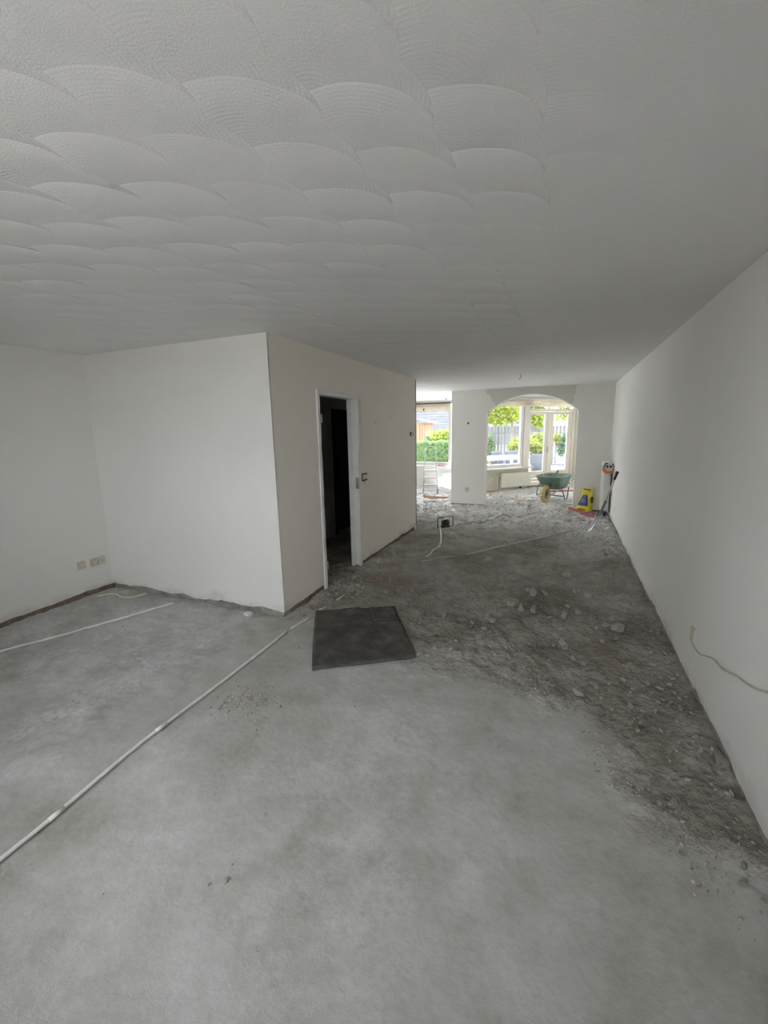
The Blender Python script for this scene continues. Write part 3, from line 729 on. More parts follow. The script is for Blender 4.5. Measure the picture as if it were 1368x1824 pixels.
plate_on('wall_socket', 'yellowed wall socket with two dark holes nearest the room corner', 'socket', (L, 2.958, 0.350), '+x', 0.082, 0.082, 'beige_plastic', 1)
plate_on('blank_plate', 'beige wall plate on the long white wall with a cable below', 'wall plate', (R, 3.137, 0.353), '-x', 0.085, 0.10, 'beige_plastic')
plate_on('blank_plate', 'small white wall plate low on the long wall behind the spade', 'wall plate', (R, 8.12, 0.315), '-x', 0.08, 0.08, 'white_plastic', 0, True)
plate_on('blank_plate', 'pale grey wall plate low on the pillar beside the arch', 'wall plate', (-1.956, A, 0.351), '-y', 0.085, 0.10, 'grey_plastic', 0, True)
plate_on('wall_socket', 'double white wall socket beside the low cream radiator', 'socket', (VX + 0.44 * S2, VY + 0.44 * S2, 0.32), 'ang', 0.15, 0.08, 'white_plastic', 2)
# stripped switch by the doorway
t = thing('light_switch', 'light switch without its cover beside the doorway', 'switch', (B, 4.865, 1.12), math.pi / 2)
MB().box(-0.075, 0.075, -0.006, 0.003, -0.05, 0.045).build('wall_box', 'hole', t)
for x in (-0.036, 0.036):
    s = MB().box(x - 0.032, x + 0.032, -0.014, -0.004, -0.034, 0.034, 0.003).build('mounting_plate', 'steel', t)
    MB().box(x - 0.017, x + 0.017, -0.022, -0.012, -0.020, 0.020, 0.003).build('rocker', 'white_plastic', s)
MB().tube([(-0.02, -0.006, -0.045), (-0.025, -0.016, -0.065), (-0.005, -0.014, -0.07)], 0.004).build('wire', 'black', t)
def junction(label, loc, face):
    t = thing('junction_hole', label, 'junction hole', loc, {'-y': 0, '+x': math.pi / 2}[face])
    MB().lathe([(0.038, -0.003), (0.038, 0.002)], 18, 'y').build('box_rim', 'grey_plastic', t)
    MB().lathe([(0.031, -0.0045), (0.031, 0.0)], 18, 'y').build('opening', 'hole', t)
    MB().tube(spline([(0.01, -0.004, 0.022), (0.03, -0.03, 0.01), (0.015, -0.035, -0.02), (-0.01, -0.02, -0.045)]), 0.004).build('wire', 'black', t)
    return t
junction('round open wiring hole with dangling wire at the end of the hall wall', (B, 6.645, 1.624), '+x')
junction('small open wiring hole high on the pillar beside the arch', (-1.958, A, 1.806), '-y').scale = (0.6, 0.6, 0.6)
for nm, y, z in (('rust spotted nail in the hall wall above the light switch', 5.25, 1.79), ('single nail in the hall wall nearer the wiring hole', 5.75, 1.86)):
    tag(MB().tube([(B - 0.01, y, z), (B + 0.012, y, z - 0.002)], 0.006, 6).build('wall_nail', 'steel'), nm, 'nail')
# loose cable on the right-hand wall
P = spline([(R - 0.010, 3.135, 0.305), (R - 0.010, 3.050, 0.298), (R - 0.010, 2.949, 0.314), (R - 0.010, 2.831, 0.362), (R - 0.010, 2.704, 0.409), (R - 0.010, 2.640, 0.415), (R - 0.010, 2.570, 0.426), (R - 0.010, 2.390, 0.488), (R - 0.010, 2.268, 0.520), (R - 0.010, 2.166, 0.554), (R - 0.010, 2.077, 0.594), (R - 0.010, 1.950, 0.640), (R - 0.010, 1.750, 0.690)], 6)
tag(MB().tube([tuple(p) for p in P], 0.0042, 6).build('wall_cable', 'grey_plastic'), 'thin grey cable running along the long wall from the beige plate', 'cable')
# ceiling wires
def ceiling_wire(label, x, y, pts, lamp=False):
    t = thing('ceiling_wire', label, 'wire', (x, y, HC))
    MB().lathe([(0.03, -0.012), (0.034, 0.0)], 14, 'z').build('ceiling_cap', 'white_plastic', t)
    MB().tube(spline(pts), 0.005, 6).build('wire', 'grey_plastic', t)
    if lamp:
        q = pts[-1]; MB().tube([(q[0], q[1], q[2] + 0.01), (q[0] - 0.012, q[1], q[2] - 0.05)], 0.016, 10).build('connector', 'black', t)
ceiling_wire('short wire stub hanging from the ceiling in front of the arch', -0.677, 6.96, [(0, 0, 0), (0.015, 0, -0.03), (0.02, 0, -0.06), (-0.01, 0, -0.10)])
ceiling_wire('long wire with a dark connector hanging before the far window', -3.46, 11.05, [(0, 0, 0), (0.02, 0, -0.08), (-0.01, 0, -0.18), (0.0, 0, -0.28)], True)
t = thing('ceiling_hook', 'small dark hook in the ceiling beside the hanging wire', 'hook', (-3.02, 11.65, HC))
MB().lathe([(0.02, -0.03), (0.026, 0.0)], 12, 'z').build('hook_base', 'steel', t)

# ------------------------------------------------------------------ step ladder
t = thing('step_ladder', 'aluminium step ladder with a tall hoop before the far window', 'ladder', (-3.30, 11.13, hz(-3.3, 11.13) - 0.005), math.radians(15))
def rail_y(z): return 0.24 - 0.39 * z
hoop = []
for sx in (-1, 1):
    pts = [(sx * 0.195, rail_y(0.0), 0.0), (sx * 0.155, rail_y(0.8), 0.8), (sx * 0.142, rail_y(1.12), 1.12)]
    hoop.append(pts)
top = [(0.142 * math.cos(a), rail_y(1.12 + 0.13 * math.sin(a)), 1.12 + 0.13 * math.sin(a) ** 0.7) for a in [math.pi * i / 12 for i in range(1, 12)]]
MB().tube(hoop[1] + top + hoop[0][::-1], 0.0125, 8).build('hoop_rail', 'alu', t)
for sx in (-1, 1):
    lg = MB().tube([(sx * 0.19, -0.24, 0.0), (sx * 0.165, rail_y(0.8) + 0.02, 0.80)], 0.011, 8).build('support_leg', 'alu', t)
    MB().tube([(sx * 0.1905, -0.242, -0.005), (sx * 0.1885, -0.235, 0.04)], 0.016, 8).build('foot', 'black_rubber', lg)
    MB().tube([(sx * 0.196, rail_y(0.0), -0.005), (sx * 0.194, rail_y(0.04), 0.045)], 0.017, 8).build('foot', 'black_rubber', t)
MB().tube([(-0.188, -0.225, 0.07), (0.188, -0.225, 0.07)], 0.008, 6).build('cross_bar', 'alu', t)
for z, dp in ((0.205, 0.07), (0.415, 0.07), (0.62, 0.15)):
    hw2 = 0.19 - 0.05 * z
    MB().box(-hw2, hw2, rail_y(z) - dp - 0.005, rail_y(z) + 0.02, z - 0.022, z, 0.004).build('step', 'steel' if z < 0.5 else 'alu', t)

# ------------------------------------------------------------------ wheelbarrow (local: +y runs from wheel to handles)
wb = thing('wheelbarrow', 'green wheelbarrow with a yellow tyre standing in the arched opening', 'wheelbarrow', (-0.34, 10.38, hz(-0.34, 10.38) - 0.01), math.radians(-22))
RW = 0.20
wheel = MB()
ring = []
for k in range(33):
    a = 2 * math.pi * k / 32; ring.append(a)
tyre = MB()
rings = []
for k in range(32):
    a = 2 * math.pi * k / 32; rr = []
    for j in range(12):
        b2 = 2 * math.pi * j / 12; rad = RW - 0.05 + 0.05 * math.cos(b2); wdt = 0.05 * math.sin(b2)
        rr.append((wdt, rad * math.cos(a), RW + rad * math.sin(a)))
    rings.append(rr)
rings.append(rings[0]); tyre.loft(rings, False, True, True)
ty = tyre.build('tyre', 'yellow_tyre', wb)
MB().lathe([(0.03, -0.045), (0.035, -0.03), (0.105, -0.02), (0.125, -0.035), (0.125, 0.035), (0.105, 0.02), (0.035, 0.03), (0.03, 0.045)], 24, 'x', (0, 0, RW)).build('wheel_disc', 'dark_steel', wb)
MB().tube([(-0.17, 0, RW), (0.17, 0, RW)], 0.012).build('axle', 'steel', wb)
# tub
def rrect(w2, l0, l1, z, rd, n=5):
    pts = []
    for cx, cy, a0 in ((w2 - rd, l1 - rd, 0), (-w2 + rd, l1 - rd, 90), (-w2 + rd, l0 + rd, 180), (w2 - rd, l0 + rd, 270)):
        for i in range(n + 1):
            a = math.radians(a0 + 90 * i / n); pts.append((cx + rd * math.cos(a), cy + rd * math.sin(a), z))
    return pts
tub = MB()
prof = [(0.17, 0.24, 0.72, 0.285, 0.07), (0.20, 0.20, 0.76, 0.30, 0.09), (0.245, 0.10, 0.80, 0.44, 0.11), (0.29, -0.01, 0.84, 0.59, 0.13), (0.305, -0.03, 0.855, 0.595, 0.14), (0.300, -0.025, 0.85, 0.605, 0.135), (0.282, 0.0, 0.83, 0.597, 0.125), (0.237, 0.11, 0.79, 0.445, 0.10), (0.18, 0.21, 0.74, 0.306, 0.08)]
tub.loft([rrect(*p[:1], p[1], p[2], p[3], p[4]) for p in prof], True, True, True)
tb = tub.build('tub', 'green_tub', wb)
rim = rrect(0.305, -0.03, 0.855, 0.602, 0.14); MB().tube(rim + [rim[0]], 0.011, 8).build('rolled_rim', 'rim_dusty', tb)
for sx in (-1, 1):
    pts = [(0.0, -0.265, 0.19), (sx * 0.10, -0.25, 0.19), (sx * 0.155, -0.17, 0.19), (sx * 0.16, 0.0, 0.195), (sx * 0.175, 0.22, 0.265), (sx * 0.21, 0.5, 0.285), (sx * 0.255, 0.8, 0.36), (sx * 0.28, 1.12, 0.53), (sx * 0.285, 1.28, 0.60)]
    fr = MB().tube(spline(pts, 6), 0.015, 8).build('frame_tube', 'steel', wb)
    MB().tube([(sx * 0.283, 1.20, 0.565), (sx * 0.286, 1.33, 0.62)], 0.020, 10).build('grip', 'black', fr)
    lg = [(sx * 0.215, 0.36, 0.285), (sx * 0.225, 0.44, 0.20), (sx * 0.23, 0.53, 0.06), (sx * 0.23, 0.58, 0.012), (sx * 0.232, 0.63, 0.012), (sx * 0.236, 0.67, 0.08), (sx * 0.245, 0.70, 0.31)]
    MB().tube(spline(lg, 5), 0.0135, 8).build('leg', 'dark_steel', wb)
    MB().tube(spline([(sx * 0.10, -0.245, 0.195), (sx * 0.13, -0.14, 0.33), (sx * 0.15, -0.02, 0.42), (sx * 0.10, 0.05, 0.435)], 5), 0.010, 6).build('tub_brace', 'dark_steel', wb)
MB().tube([(-0.10, 0.05, 0.435), (0.10, 0.05, 0.435)], 0.010, 6).build('tub_brace', 'dark_steel', wb)
MB().tube([(-0.23, 0.50, 0.105), (0.23, 0.50, 0.105)], 0.010, 6).build('cross_bar', 'dark_steel', wb)
MB().tube([(0.16, 0.05, 0.185), (0.228, 0.49, 0.11)], 0.010, 6).build('leg_stay', 'dark_steel', wb)

# ------------------------------------------------------------------ bag of plaster
bg = thing('cement_bag', 'yellow paper bag with a blue print leaning against the arch wall', 'bag', (0.435, 9.20, hz(0.435, 9.2) - 0.01), math.radians(-32))
def bag_ring(z):
    t2 = z / 0.44
    w2 = 0.135 * (1.0 - 0.22 * t2 ** 1.5) + 0.012 * math.sin(t2 * 7); d = 0.075 * (1 - 0.62 * max(0, t2 - 0.55) / 0.45 - 0.12 * t2) + 0.006 * math.sin(t2 * 9 + 1)
    if z < 0.03: w2 *= 0.93; d *= 0.85
    off = 0.055 * t2 - 0.01 * math.sin(t2 * 6)
    pts = []
    for k in range(28):
        a = 2 * math.pi * k / 28; cx, cy = math.cos(a), math.sin(a)
        e = 0.55
        pts.append((w2 * abs(cx) ** e * (1 if cx > 0 else -1) + 0.012 * t2, d * abs(cy) ** e * (1 if cy > 0 else -1) + off, z))
    return pts
MB().loft([bag_ring(z) for z in [0, 0.012, 0.03, 0.08, 0.14, 0.20, 0.26, 0.32, 0.37, 0.41, 0.435, 0.442]], True, True, True).build('sack', 'bag_yellow', bg)
def bag_front(x, z, lift):
    """point on the bag's front face (towards -y)"""
    rg = bag_ring(z); half = [p for p in rg if p[1] <= rg[0][1] + 1e-6 or True]
    t2 = z / 0.44
    best = None
    ps = sorted([p for k, p in enumerate(rg) if 14 <= k <= 28 or k == 0], key=lambda p: p[0])
    xs_ = [p[0] for p in ps]; ys_ = [p[1] for p in ps]
    return (x, float(np.interp(x, xs_, ys_)) - lift, z)
def bag_patch(poly, lift, n=10):
    """fill between left and right outlines: poly rows (z, xl, xr)"""
    m = MB(); rings = []
    zs = np.linspace(poly[0][0], poly[-1][0], 16)
    rows = []
    for z in zs:
        xl = float(np.interp(z, [p[0] for p in poly], [p[1] for p in poly])); xr = float(np.interp(z, [p[0] for p in poly], [p[2] for p in poly]))
        rows.append([bag_front(xl + (xr - xl) * i / n, float(z), lift) for i in range(n + 1)])
    v = [p for r in rows for p in r]; f = [(j * (n + 1) + i, j * (n + 1) + i + 1, (j + 1) * (n + 1) + i + 1, (j + 1) * (n + 1) + i) for j in range(len(rows) - 1) for i in range(n)]
    return m.add(v, f, True)
def solid(o, th=0.002):
    s = o.modifiers.new('thickness', 'SOLIDIFY'); s.thickness = th; s.offset = 0; return o
lab = [(0.115, -0.115, 0.085), (0.17, -0.098, 0.078), (0.235, -0.070, 0.06), (0.29, -0.040, 0.045), (0.315, -0.02, 0.03)]
pb = solid(bag_patch([(0.115, -0.115, 0.092), (0.17, -0.098, 0.088), (0.235, -0.075, 0.076), (0.29, -0.050, 0.062), (0.325, -0.028, 0.046)], 0.003).build('label_border', 'bag_black', bg))
lb = solid(bag_patch(lab, 0.006).build('print_label', 'bag_blue', bg)); lb['label'] = 'blue printed label'
for z0, w0, w1 in ((0.30, -0.012, 0.022), (0.275, -0.02, 0.03), (0.235, -0.045, 0.045), (0.212, -0.055, 0.05), (0.19, -0.05, 0.045), (0.168, -0.035, 0.03)):
    pts = [bag_front(w0 + (w1 - w0) * i / 8, z0 + 0.008 * math.sin(math.pi * i / 8), 0.009) for i in range(9)]
    MB().tube(pts, 0.0028, 5).build('print_line', 'bag_white', lb)
solid(bag_patch([(0.03, -0.09, 0.06), (0.05, -0.09, 0.06)], 0.004).build('print_band', 'bag_black', bg))
solid(bag_patch([(0.415, -0.07, 0.085), (0.432, -0.07, 0.085)], 0.004).build('top_seam', 'bag_black', bg))
MB().box(0.118, 0.135, -0.02, 0.06, 0.16, 0.29, 0.005).build('side_print', 'bag_black', bg)

# ------------------------------------------------------------------ spade leaning on the wall
sp = thing('spade', 'narrow steel spade with a black grip leaning against the long wall', 'spade')
gx = R - 0.022
tip = Vector((0.445, 7.62, hz(0.445, 7.62) + 0.004)); neck = Vector((0.625, 7.72, 0.31)); end = Vector((gx - 0.004, 7.85, 0.965))
dirb = (neck - tip).normalized(); side = Vector((0.30, -0.93, 0.0)); side = (side - dirb * side.dot(dirb)).normalized(); nb = dirb.cross(side)
if nb.z < 0: nb = -nb
rings = []
for i in range(15):
    t2 = i / 14; c0 = tip.lerp(neck, t2) + Vector((0, 0, -0.045 * math.sin(t2 * math.pi)))
    c0.z = max(c0.z, tip.z); wd = 0.075 * (1 - 0.25 * t2) if t2 < 0.75 else 0.061 * (1 - (t2 - 0.75) / 0.25 * 0.68)
    cup = 0.030 * (0.35 + t2)
    rings.append([c0 + side * (wd * s) + nb * (cup * (s * s)) for s in [-1, -0.75, -0.5, -0.25, 0, 0.25, 0.5, 0.75, 1]])
bl = MB().loft(rings, False, False, True).build('blade', 'blade', sp); s = bl.modifiers.new('thickness', 'SOLIDIFY'); s.thickness = 0.004
MB().tube([neck + (tip - neck) * 0.22, neck + Vector((0.012, 0.008, 0.06)), neck + (end - neck) * 0.28], [0.016, 0.019, 0.021], 10).build('socket', 'dark_steel', sp)
MB().tube([neck + (end - neck) * 0.2, neck.lerp(end, 0.5), neck.lerp(end, 0.86)], [0.0165, 0.017, 0.0165], 10).build('shaft', 'ash', sp)
MB().tube([neck.lerp(end, 0.80), neck.lerp(end, 0.84), neck.lerp(end, 0.93), neck.lerp(end, 0.98), end], [0.019, 0.021, 0.021, 0.026, 0.018], 12).build('grip', 'black', sp)

# ------------------------------------------------------------------ red laths
def stick(name, label, cat, a, b2, w2, hgt, mat, lift=0.0):
    a = Vector((*a, hz(*a) + lift)); b2 = Vector((*b2, hz(*b2) + lift)); d = (b2 - a).normalized(); s = Vector((-d.y, d.x, 0)).normalized() * w2 / 2; u = Vector((0, 0, hgt))
    m = MB(); c4 = lambda p: [p - s, p + s, p + s + u, p - s + u]
    m.loft([c4(a), c4(a.lerp(b2, 0.5)), c4(b2)], True)
    return tag(m.build(name, mat), label, cat)
stick('red_lath', 'red painted lath lying in front of the yellow bag', 'lath', (0.165, 9.40), (0.60, 8.52), 0.04, 0.03, 'red', 0.008)
stick('red_lath', 'red painted lath lying on the floor behind the wheelbarrow', 'lath', (-0.42, 11.95), (0.42, 12.40), 0.04, 0.03, 'red', 0.01)

# ------------------------------------------------------------------ black cable reel on the floor
cr = thing('cable_reel', 'black cable reel in a tubular frame on the rubble', 'cable reel', (-1.86, 7.2, hz(-1.86, 7.2) - 0.004), math.radians(14))
for y in (-0.07, 0.07):
    pts = [(-0.115, y, 0.010), (0.115, y, 0.010), (0.133, y, 0.03), (0.133, y, 0.165), (0.118, y, 0.182)] if y > 0 else [(0.115, y, 0.010), (-0.115, y, 0.010), (-0.135, y, 0.03), (-0.135, y, 0.17), (-0.118, y, 0.188), (-0.03, y * 0.4, 0.190)]
    MB().tube(pts, 0.009, 8).build('frame_tube', 'black', cr)
for x in (-0.10, 0.10):
    MB().tube([(x, -0.07, 0.010), (x, 0.07, 0.010)], 0.009, 8).build('cross_bar', 'black', cr)
MB().tube([(0.133, -0.06, 0.16), (0.133, 0.07, 0.165)], 0.009, 8).build('handle', 'black', cr)
MB().lathe([(0.085, 0.018), (0.088, 0.03), (0.085, 0.042), (0.066, 0.046), (0.068, 0.07), (0.066, 0.10), (0.068, 0.13), (0.05, 0.138), (0.052, 0.152), (0.03, 0.156)], 24, 'z', (0.0, 0, 0)).build('drum', 'black', cr)
for k, z in enumerate((0.055, 0.07, 0.085, 0.10, 0.115)):
    MB().tube([(0.067 * math.cos(a), 0.067 * math.sin(a), z) for a in [2 * math.pi * i / 20 for i in range(21)]], 0.0075, 6).build('cable_turn', 'black_rubber', cr)

# ------------------------------------------------------------------ grey and orange reel hung over the radiator
hr = thing('small_cable_reel', 'grey and orange cable reel hung over the end of the tall radiator', 'cable reel', (0.765, 8.665, 0.955), math.radians(-6))
MB().lathe([(0.085, -0.012), (0.09, 0.0), (0.085, 0.03)], 28, 'y').build('back_disc', 'black', hr)
fp = MB().lathe([(0.068, -0.024), (0.072, -0.012), (0.07, 0.0)], 24, 'y').build('front_disc', 'grey_plastic', hr)
for x in (-0.028, 0.028):
    MB().lathe([(0.020, -0.027), (0.020, -0.022)], 14, 'y', (x, 0, 0.02)).build('outlet', 'hole', fp)
for a0, a1 in ((200, 262), (285, 330)):
    rr = [[((0.066 + q) * math.cos(math.radians(a0 + (a1 - a0) * i / 8)), y, (0.066 + q) * math.sin(math.radians(a0 + (a1 - a0) * i / 8))) for q, y in ((0, -0.04), (0.045, -0.04), (0.045, 0.02), (0, 0.02))] for i in range(9)]
    MB().loft(rr, True).build('orange_guard', 'orange', hr)
MB().tube(spline([(-0.04, -0.02, 0.08), (-0.095, -0.03, 0.03), (-0.105, -0.03, -0.03), (-0.075, -0.03, -0.07)]), 0.005, 6).build('wire_loop', 'dark_steel', hr)
MB().box(-0.02, 0.05, -0.03, 0.02, 0.062, 0.10, 0.008).build('carry_handle', 'white_plastic', hr)
MB().box(-0.08, 0.0, 0.0, 0.048, 0.068, 0.082, 0.003).build('hook', 'black', hr)

# pink gloves on the window sill
g = thing('rubber_glove', 'pink rubber glove left on the far window sill', 'glove', (-3.35, YL - 0.10, 0.622), math.radians(10))
palm = MB(); rings = []
for i in range(9):
    t2 = i / 8; x = -0.11 + 0.16 * t2; w2 = 0.030 + 0.012 * math.sin(t2 * 3); hh = 0.012 + 0.008 * math.sin(t2 * 3.1)
    rings.append([(x, w2 * math.cos(a), hh + hh * math.sin(a)) for a in [2 * math.pi * k / 10 for k in range(10)]])
palm.loft(rings, True, True, True)
for k, yy in enumerate((-0.03, -0.01, 0.01, 0.03)):
    palm.tube([(0.04, yy, 0.014), (0.085, yy * 1.25, 0.018), (0.115 - abs(k - 1.5) * 0.008, yy * 1.4, 0.012)], [0.011, 0.0105, 0.008], 8)
palm.tube([(-0.03, -0.035, 0.014), (0.01, -0.06, 0.016), (0.045, -0.072, 0.012)], [0.012, 0.011, 0.008], 8)
palm.build('glove_body', 'pink', g)
MB().lathe([(0.034, -0.125), (0.036, -0.118), (0.032, -0.105)], 12, 'x', (0, 0, 0.0365)).build('cuff', 'pink', g).scale = (1, 1, 0.55)

# ------------------------------------------------------------------ loose boards and scraps
def board(name, label, cat, x, y, rz, lx, ly, lz, mat, tilt=0.0, seed=0, lift=0.002):
    r2 = random.Random(seed); poly = []
    for px, py in ((-0.5, -0.5), (0.0, -0.5), (0.5, -0.5), (0.5, 0.5), (0.1, 0.5), (-0.5, 0.5)):
        poly.append((px * lx * (1 + r2.uniform(-0.12, 0.12)), py * ly * (1 + r2.uniform(-0.25, 0.25))))
    o = MB().prism(poly, lz, 'xy', 0).build(name, mat); o.location = (x, y, hz(x, y) + lift); o.rotation_euler = (tilt, tilt * 0.5, rz); return tag(o, label, cat)
board('plank_offcut', 'orange wooden plank offcut on the rubble inside the arch', 'plank', -0.91, 10.42, 0.1, 0.30, 0.12, 0.03, 'wood_orange', 0.06, 1, 0.008)
board('plank_offcut', 'brown wooden plank offcut on the rubble beyond the hall corner', 'plank', -2.98, 10.02, 0.15, 0.26, 0.12, 0.04, 'wood_orange', -0.08, 2, 0.015)
board('plank_offcut', 'dark brown wood scrap beside the brown plank offcut', 'plank', -3.12, 10.22, 0.7, 0.16, 0.09, 0.05, 'wood_brown', 0.15, 3, 0.01)
board('plaster_scrap', 'white curved plaster scrap right of the step ladder', 'scrap', -2.74, 10.67, -0.5, 0.22, 0.13, 0.05, 'plasterboard', 0.2, 4, 0.01)
board('plaster_scrap', 'flat white board scrap left of the wheelbarrow wheel', 'scrap', -0.62, 11.15, 0.1, 0.34, 0.16, 0.02, 'plasterboard', 0.03, 5, 0.01)
board('plaster_scrap', 'small white board scrap next to the orange plank offcut', 'scrap', -0.62, 10.52, 0.2, 0.26, 0.12, 0.015, 'plasterboard', 0.02, 6, 0.012)
board('plaster_scrap', 'grey tilted slab of screed against the arch jamb by the barrow', 'scrap', 0.12, 9.98, 0.9, 0.22, 0.16, 0.05, 'chunk_pale', 0.25, 7, 0.005)
board('plank_offcut', 'long thin white lath on the rubble left of the pillar', 'plank', -2.72, 9.62, 0.25, 0.5, 0.05, 0.02, 'plasterboard', 0.04, 8, 0.02)
board('plank_offcut', 'dark narrow lath on the rubble left of the pillar', 'plank', -2.66, 9.82, 0.05, 0.34, 0.05, 0.03, 'wood_brown', 0.0, 9, 0.025)
board('plank_offcut', 'thin pale wood strip by the low cream radiator', 'plank', -1.72, 11.55, 0.8, 0.36, 0.05, 0.03, 'wood_orange', 0.05, 10, 0.01)

# ------------------------------------------------------------------ rubble
def chunk_mesh(seed, mat, flat):
    r2 = random.Random(seed); bm = bmesh.new()
    for i in range(14):
        a, b2 = (i + r2.uniform(-0.4, 0.4)) * 2 * math.pi * 0.382, r2.choice((-0.8, -0.5, 0.45, 0.75)) + r2.uniform(-0.15, 0.15); s = math.sqrt(1 - b2 * b2); q = r2.uniform(0.7, 1.05)
        bm.verts.new((0.5 * q * s * math.cos(a), 0.33 * q * s * math.sin(a), 0.5 * flat * (0.85 * b2)))
    res = bmesh.ops.convex_hull(bm, input=bm.verts)
    bmesh.ops.delete(bm, geom=[e for e in res['geom_interior'] if isinstance(e, bmesh.types.BMVert)], context='VERTS')
    bmesh.ops.recalc_face_normals(bm, faces=bm.faces)
    me = bpy.data.meshes.new('rubble_chunk'); bm.to_mesh(me); bm.free(); me.materials.append(MT[mat]); return me
CM = {m: [chunk_mesh(100 + i + 50 * k, m, 0.42 + 0.06 * i) for i in range(7)] for k, m in enumerate(('chunk', 'chunk_dark', 'chunk_pale'))}
HAND = [(-0.56,3.26,.071),(-0.33,3.16,.045),(-0.83,2.94,.06),(-0.93,2.85,.059),(-0.86,2.84,.041),(-0.85,2.68,.035),(0.18,4.65,.064),(0.3,4.52,.115),(-0.1,4.47,.109),(-0.21,4.34,.117),(-0.27,4.46,.07),(-0.38,3.97,.1),(-0.29,3.94,.108),(-0.18,3.96,.107),(-0.5,3.63,.077),(0.01,4.02,.089),(0.08,3.94,.104),(0.5,3.78,.15),(0.41,3.85,.081),(0.37,3.69,.035),(0.08,3.39,.11),(0.01,3.35,.053),(0.09,3.30,.059),(0.15,3.16,.07),(0.22,3.13,.062),(0.2,4.03,.087),(0.54,3.14,.066),(0.46,3.05,.046),(0.6,3.03,.044),(0.66,3.0,.05),(0.48,2.89,.027),(0.2,2.55,.018),(0.36,2.59,.018),(0.37,2.40,.042),(0.38,2.35,.027),(0.28,2.3,.024),(0.58,2.51,.038),(0.62,2.52,.032),(0.65,2.44,.034),(0.76,3.15,.039),(0.75,2.91,.036),(0.74,2.82,.035),(-0.15,2.61,.031),(-0.12,2.81,.029),(-0.07,2.84,.026),(-0.02,2.9,.04),(0.02,2.76,.038),(-0.09,2.77,.032),(-0.17,2.77,.026),(-0.54,3.41,.082),(-0.45,3.79,.106),(-0.56,3.72,.053),(-0.73,2.82,.036),(-0.72,2.98,.037),(-0.71,3.12,.046),(-0.29,3.03,.064),(0.15,3.47,.034),(0.6,4.27,.053),(0.29,3.93,.084),(0.34,3.80,.049),(0.73,2.385,.046),(0.775,2.355,.07),(0.69,2.67,.033),(0.73,2.68,.024),(0.4,2.16,.034),(0.31,2.06,.026),(0.4,2.1,.018),(0.49,2.13,.061),(0.46,2.08,.022),(0.48,1.96,.03),(0.495,1.915,.03),(0.5,1.87,.034),(0.61,2.04,.018),(0.58,1.95,.018),(0.53,1.76,.033),(0.6,1.69,.036),(0.71,1.71,.045),(0.73,1.78,.035),(0.78,2.07,.027),(0.78,2.02,.023),(0.76,1.99,.02),(0.79,1.95,.023),(0.79,2.28,.026),(0.73,2.14,.022),(0.59,2.08,.024),(0.19,2.39,.022),(-1.63,3.89,.049),(-1.99,3.85,.069),(-1.9,3.76,.073),(-2.12,3.72,.056),(-2.23,3.03,.06),(-2.16,3.13,.06),(-2.17,3.04,.032),(-1.86,2.62,.028),(-1.2,3.45,.042),(-1.10,3.38,.031)]
GRP = 'loose screed chunks on the floor'
placed = []
def blocked(x, y, r):
    if x > R - 0.03 - r or x < L + 0.05 + r: return True
    if x < B + 0.03 + r and F - 0.03 - r < y < BF + 0.03 + r: return True
    if A - 0.05 - r < y < A + TA + 0.05 + r and (x < XA0 + 0.05 + r or x > XA1 - 0.05 - r): return True
    for cx, cy, cr2 in ((-1.5, 3.0, 0.72), (-1.86, 7.2, 0.2), (-0.34, 10.4, 0.3), (0.1, 10.85, 0.2), (-0.32, 11.0, 0.2), (0.43, 9.2, 0.22), (0.45, 7.63, 0.14), (-3.3, 11.13, 0.4), (-0.91, 10.42, 0.2), (-2.98, 10.02, 0.25), (-2.74, 10.67, 0.2), (-0.62, 11.15, 0.25), (-0.62, 10.52, 0.2), (0.12, 9.98, 0.2), (-2.7, 9.7, 0.33), (-1.72, 11.55, 0.25), (0.72, 8.9, 0.45), (-2.67, 2.985, 0.07), (-3.12, 10.22, 0.16)):
        if math.hypot(x - cx, y - cy) < cr2 + r: return True
    if any(abs(x - p[0]) < 0.1 and abs(y - p[1]) < 0.1 and math.hypot(x - p[0], y - p[1]) < r + 0.06 for p in LAID): return True
    if y - x > VY - VX - 0.2 or (x < -2.9 and y > YL - 0.3) or (x <= -2.1 and y > 11.3): return True
    return False
def zone_label(x, y, s):
    size = 'large' if s > 0.085 else ('small' if s < 0.045 else 'medium')
    if x > 0.5 and y < 5.2: where = 'along the foot of the long white wall'
    elif x < -1.3 and y < 4.9: where = 'on the rubble in front of the doorway'
    elif y < 3.0: where = 'along the edge of the smooth screed'
    elif y < 4.9: where = 'in the rubble ridge beyond the dark mat'
    elif y < BF: where = 'on the rough floor short of the black cable reel'
    elif y < A: where = 'between the black cable reel and the arch wall'
    elif x > XA0: where = 'inside the arched opening near the wheelbarrow'
    else: where = 'beyond the hall corner near the step ladder'
    return size + ' grey chunk of broken screed ' + where
def place(x, y, s, rs, label, mat='chunk'):
    me = rs.choice(CM[mat]); o = bpy.data.objects.new('rubble_chunk', me); COL.objects.link(o)
    o.scale = (s, s * rs.uniform(0.8, 1.1), s * rs.uniform(0.8, 1.25)); o.rotation_euler = (rs.uniform(-0.22, 0.22), rs.uniform(-0.22, 0.22), rs.uniform(0, 6.28))
    o.location = (x, y, hz(x, y) + s * 0.19); tag(o, label, 'rubble chunk', GRP); placed.append((x, y, s))
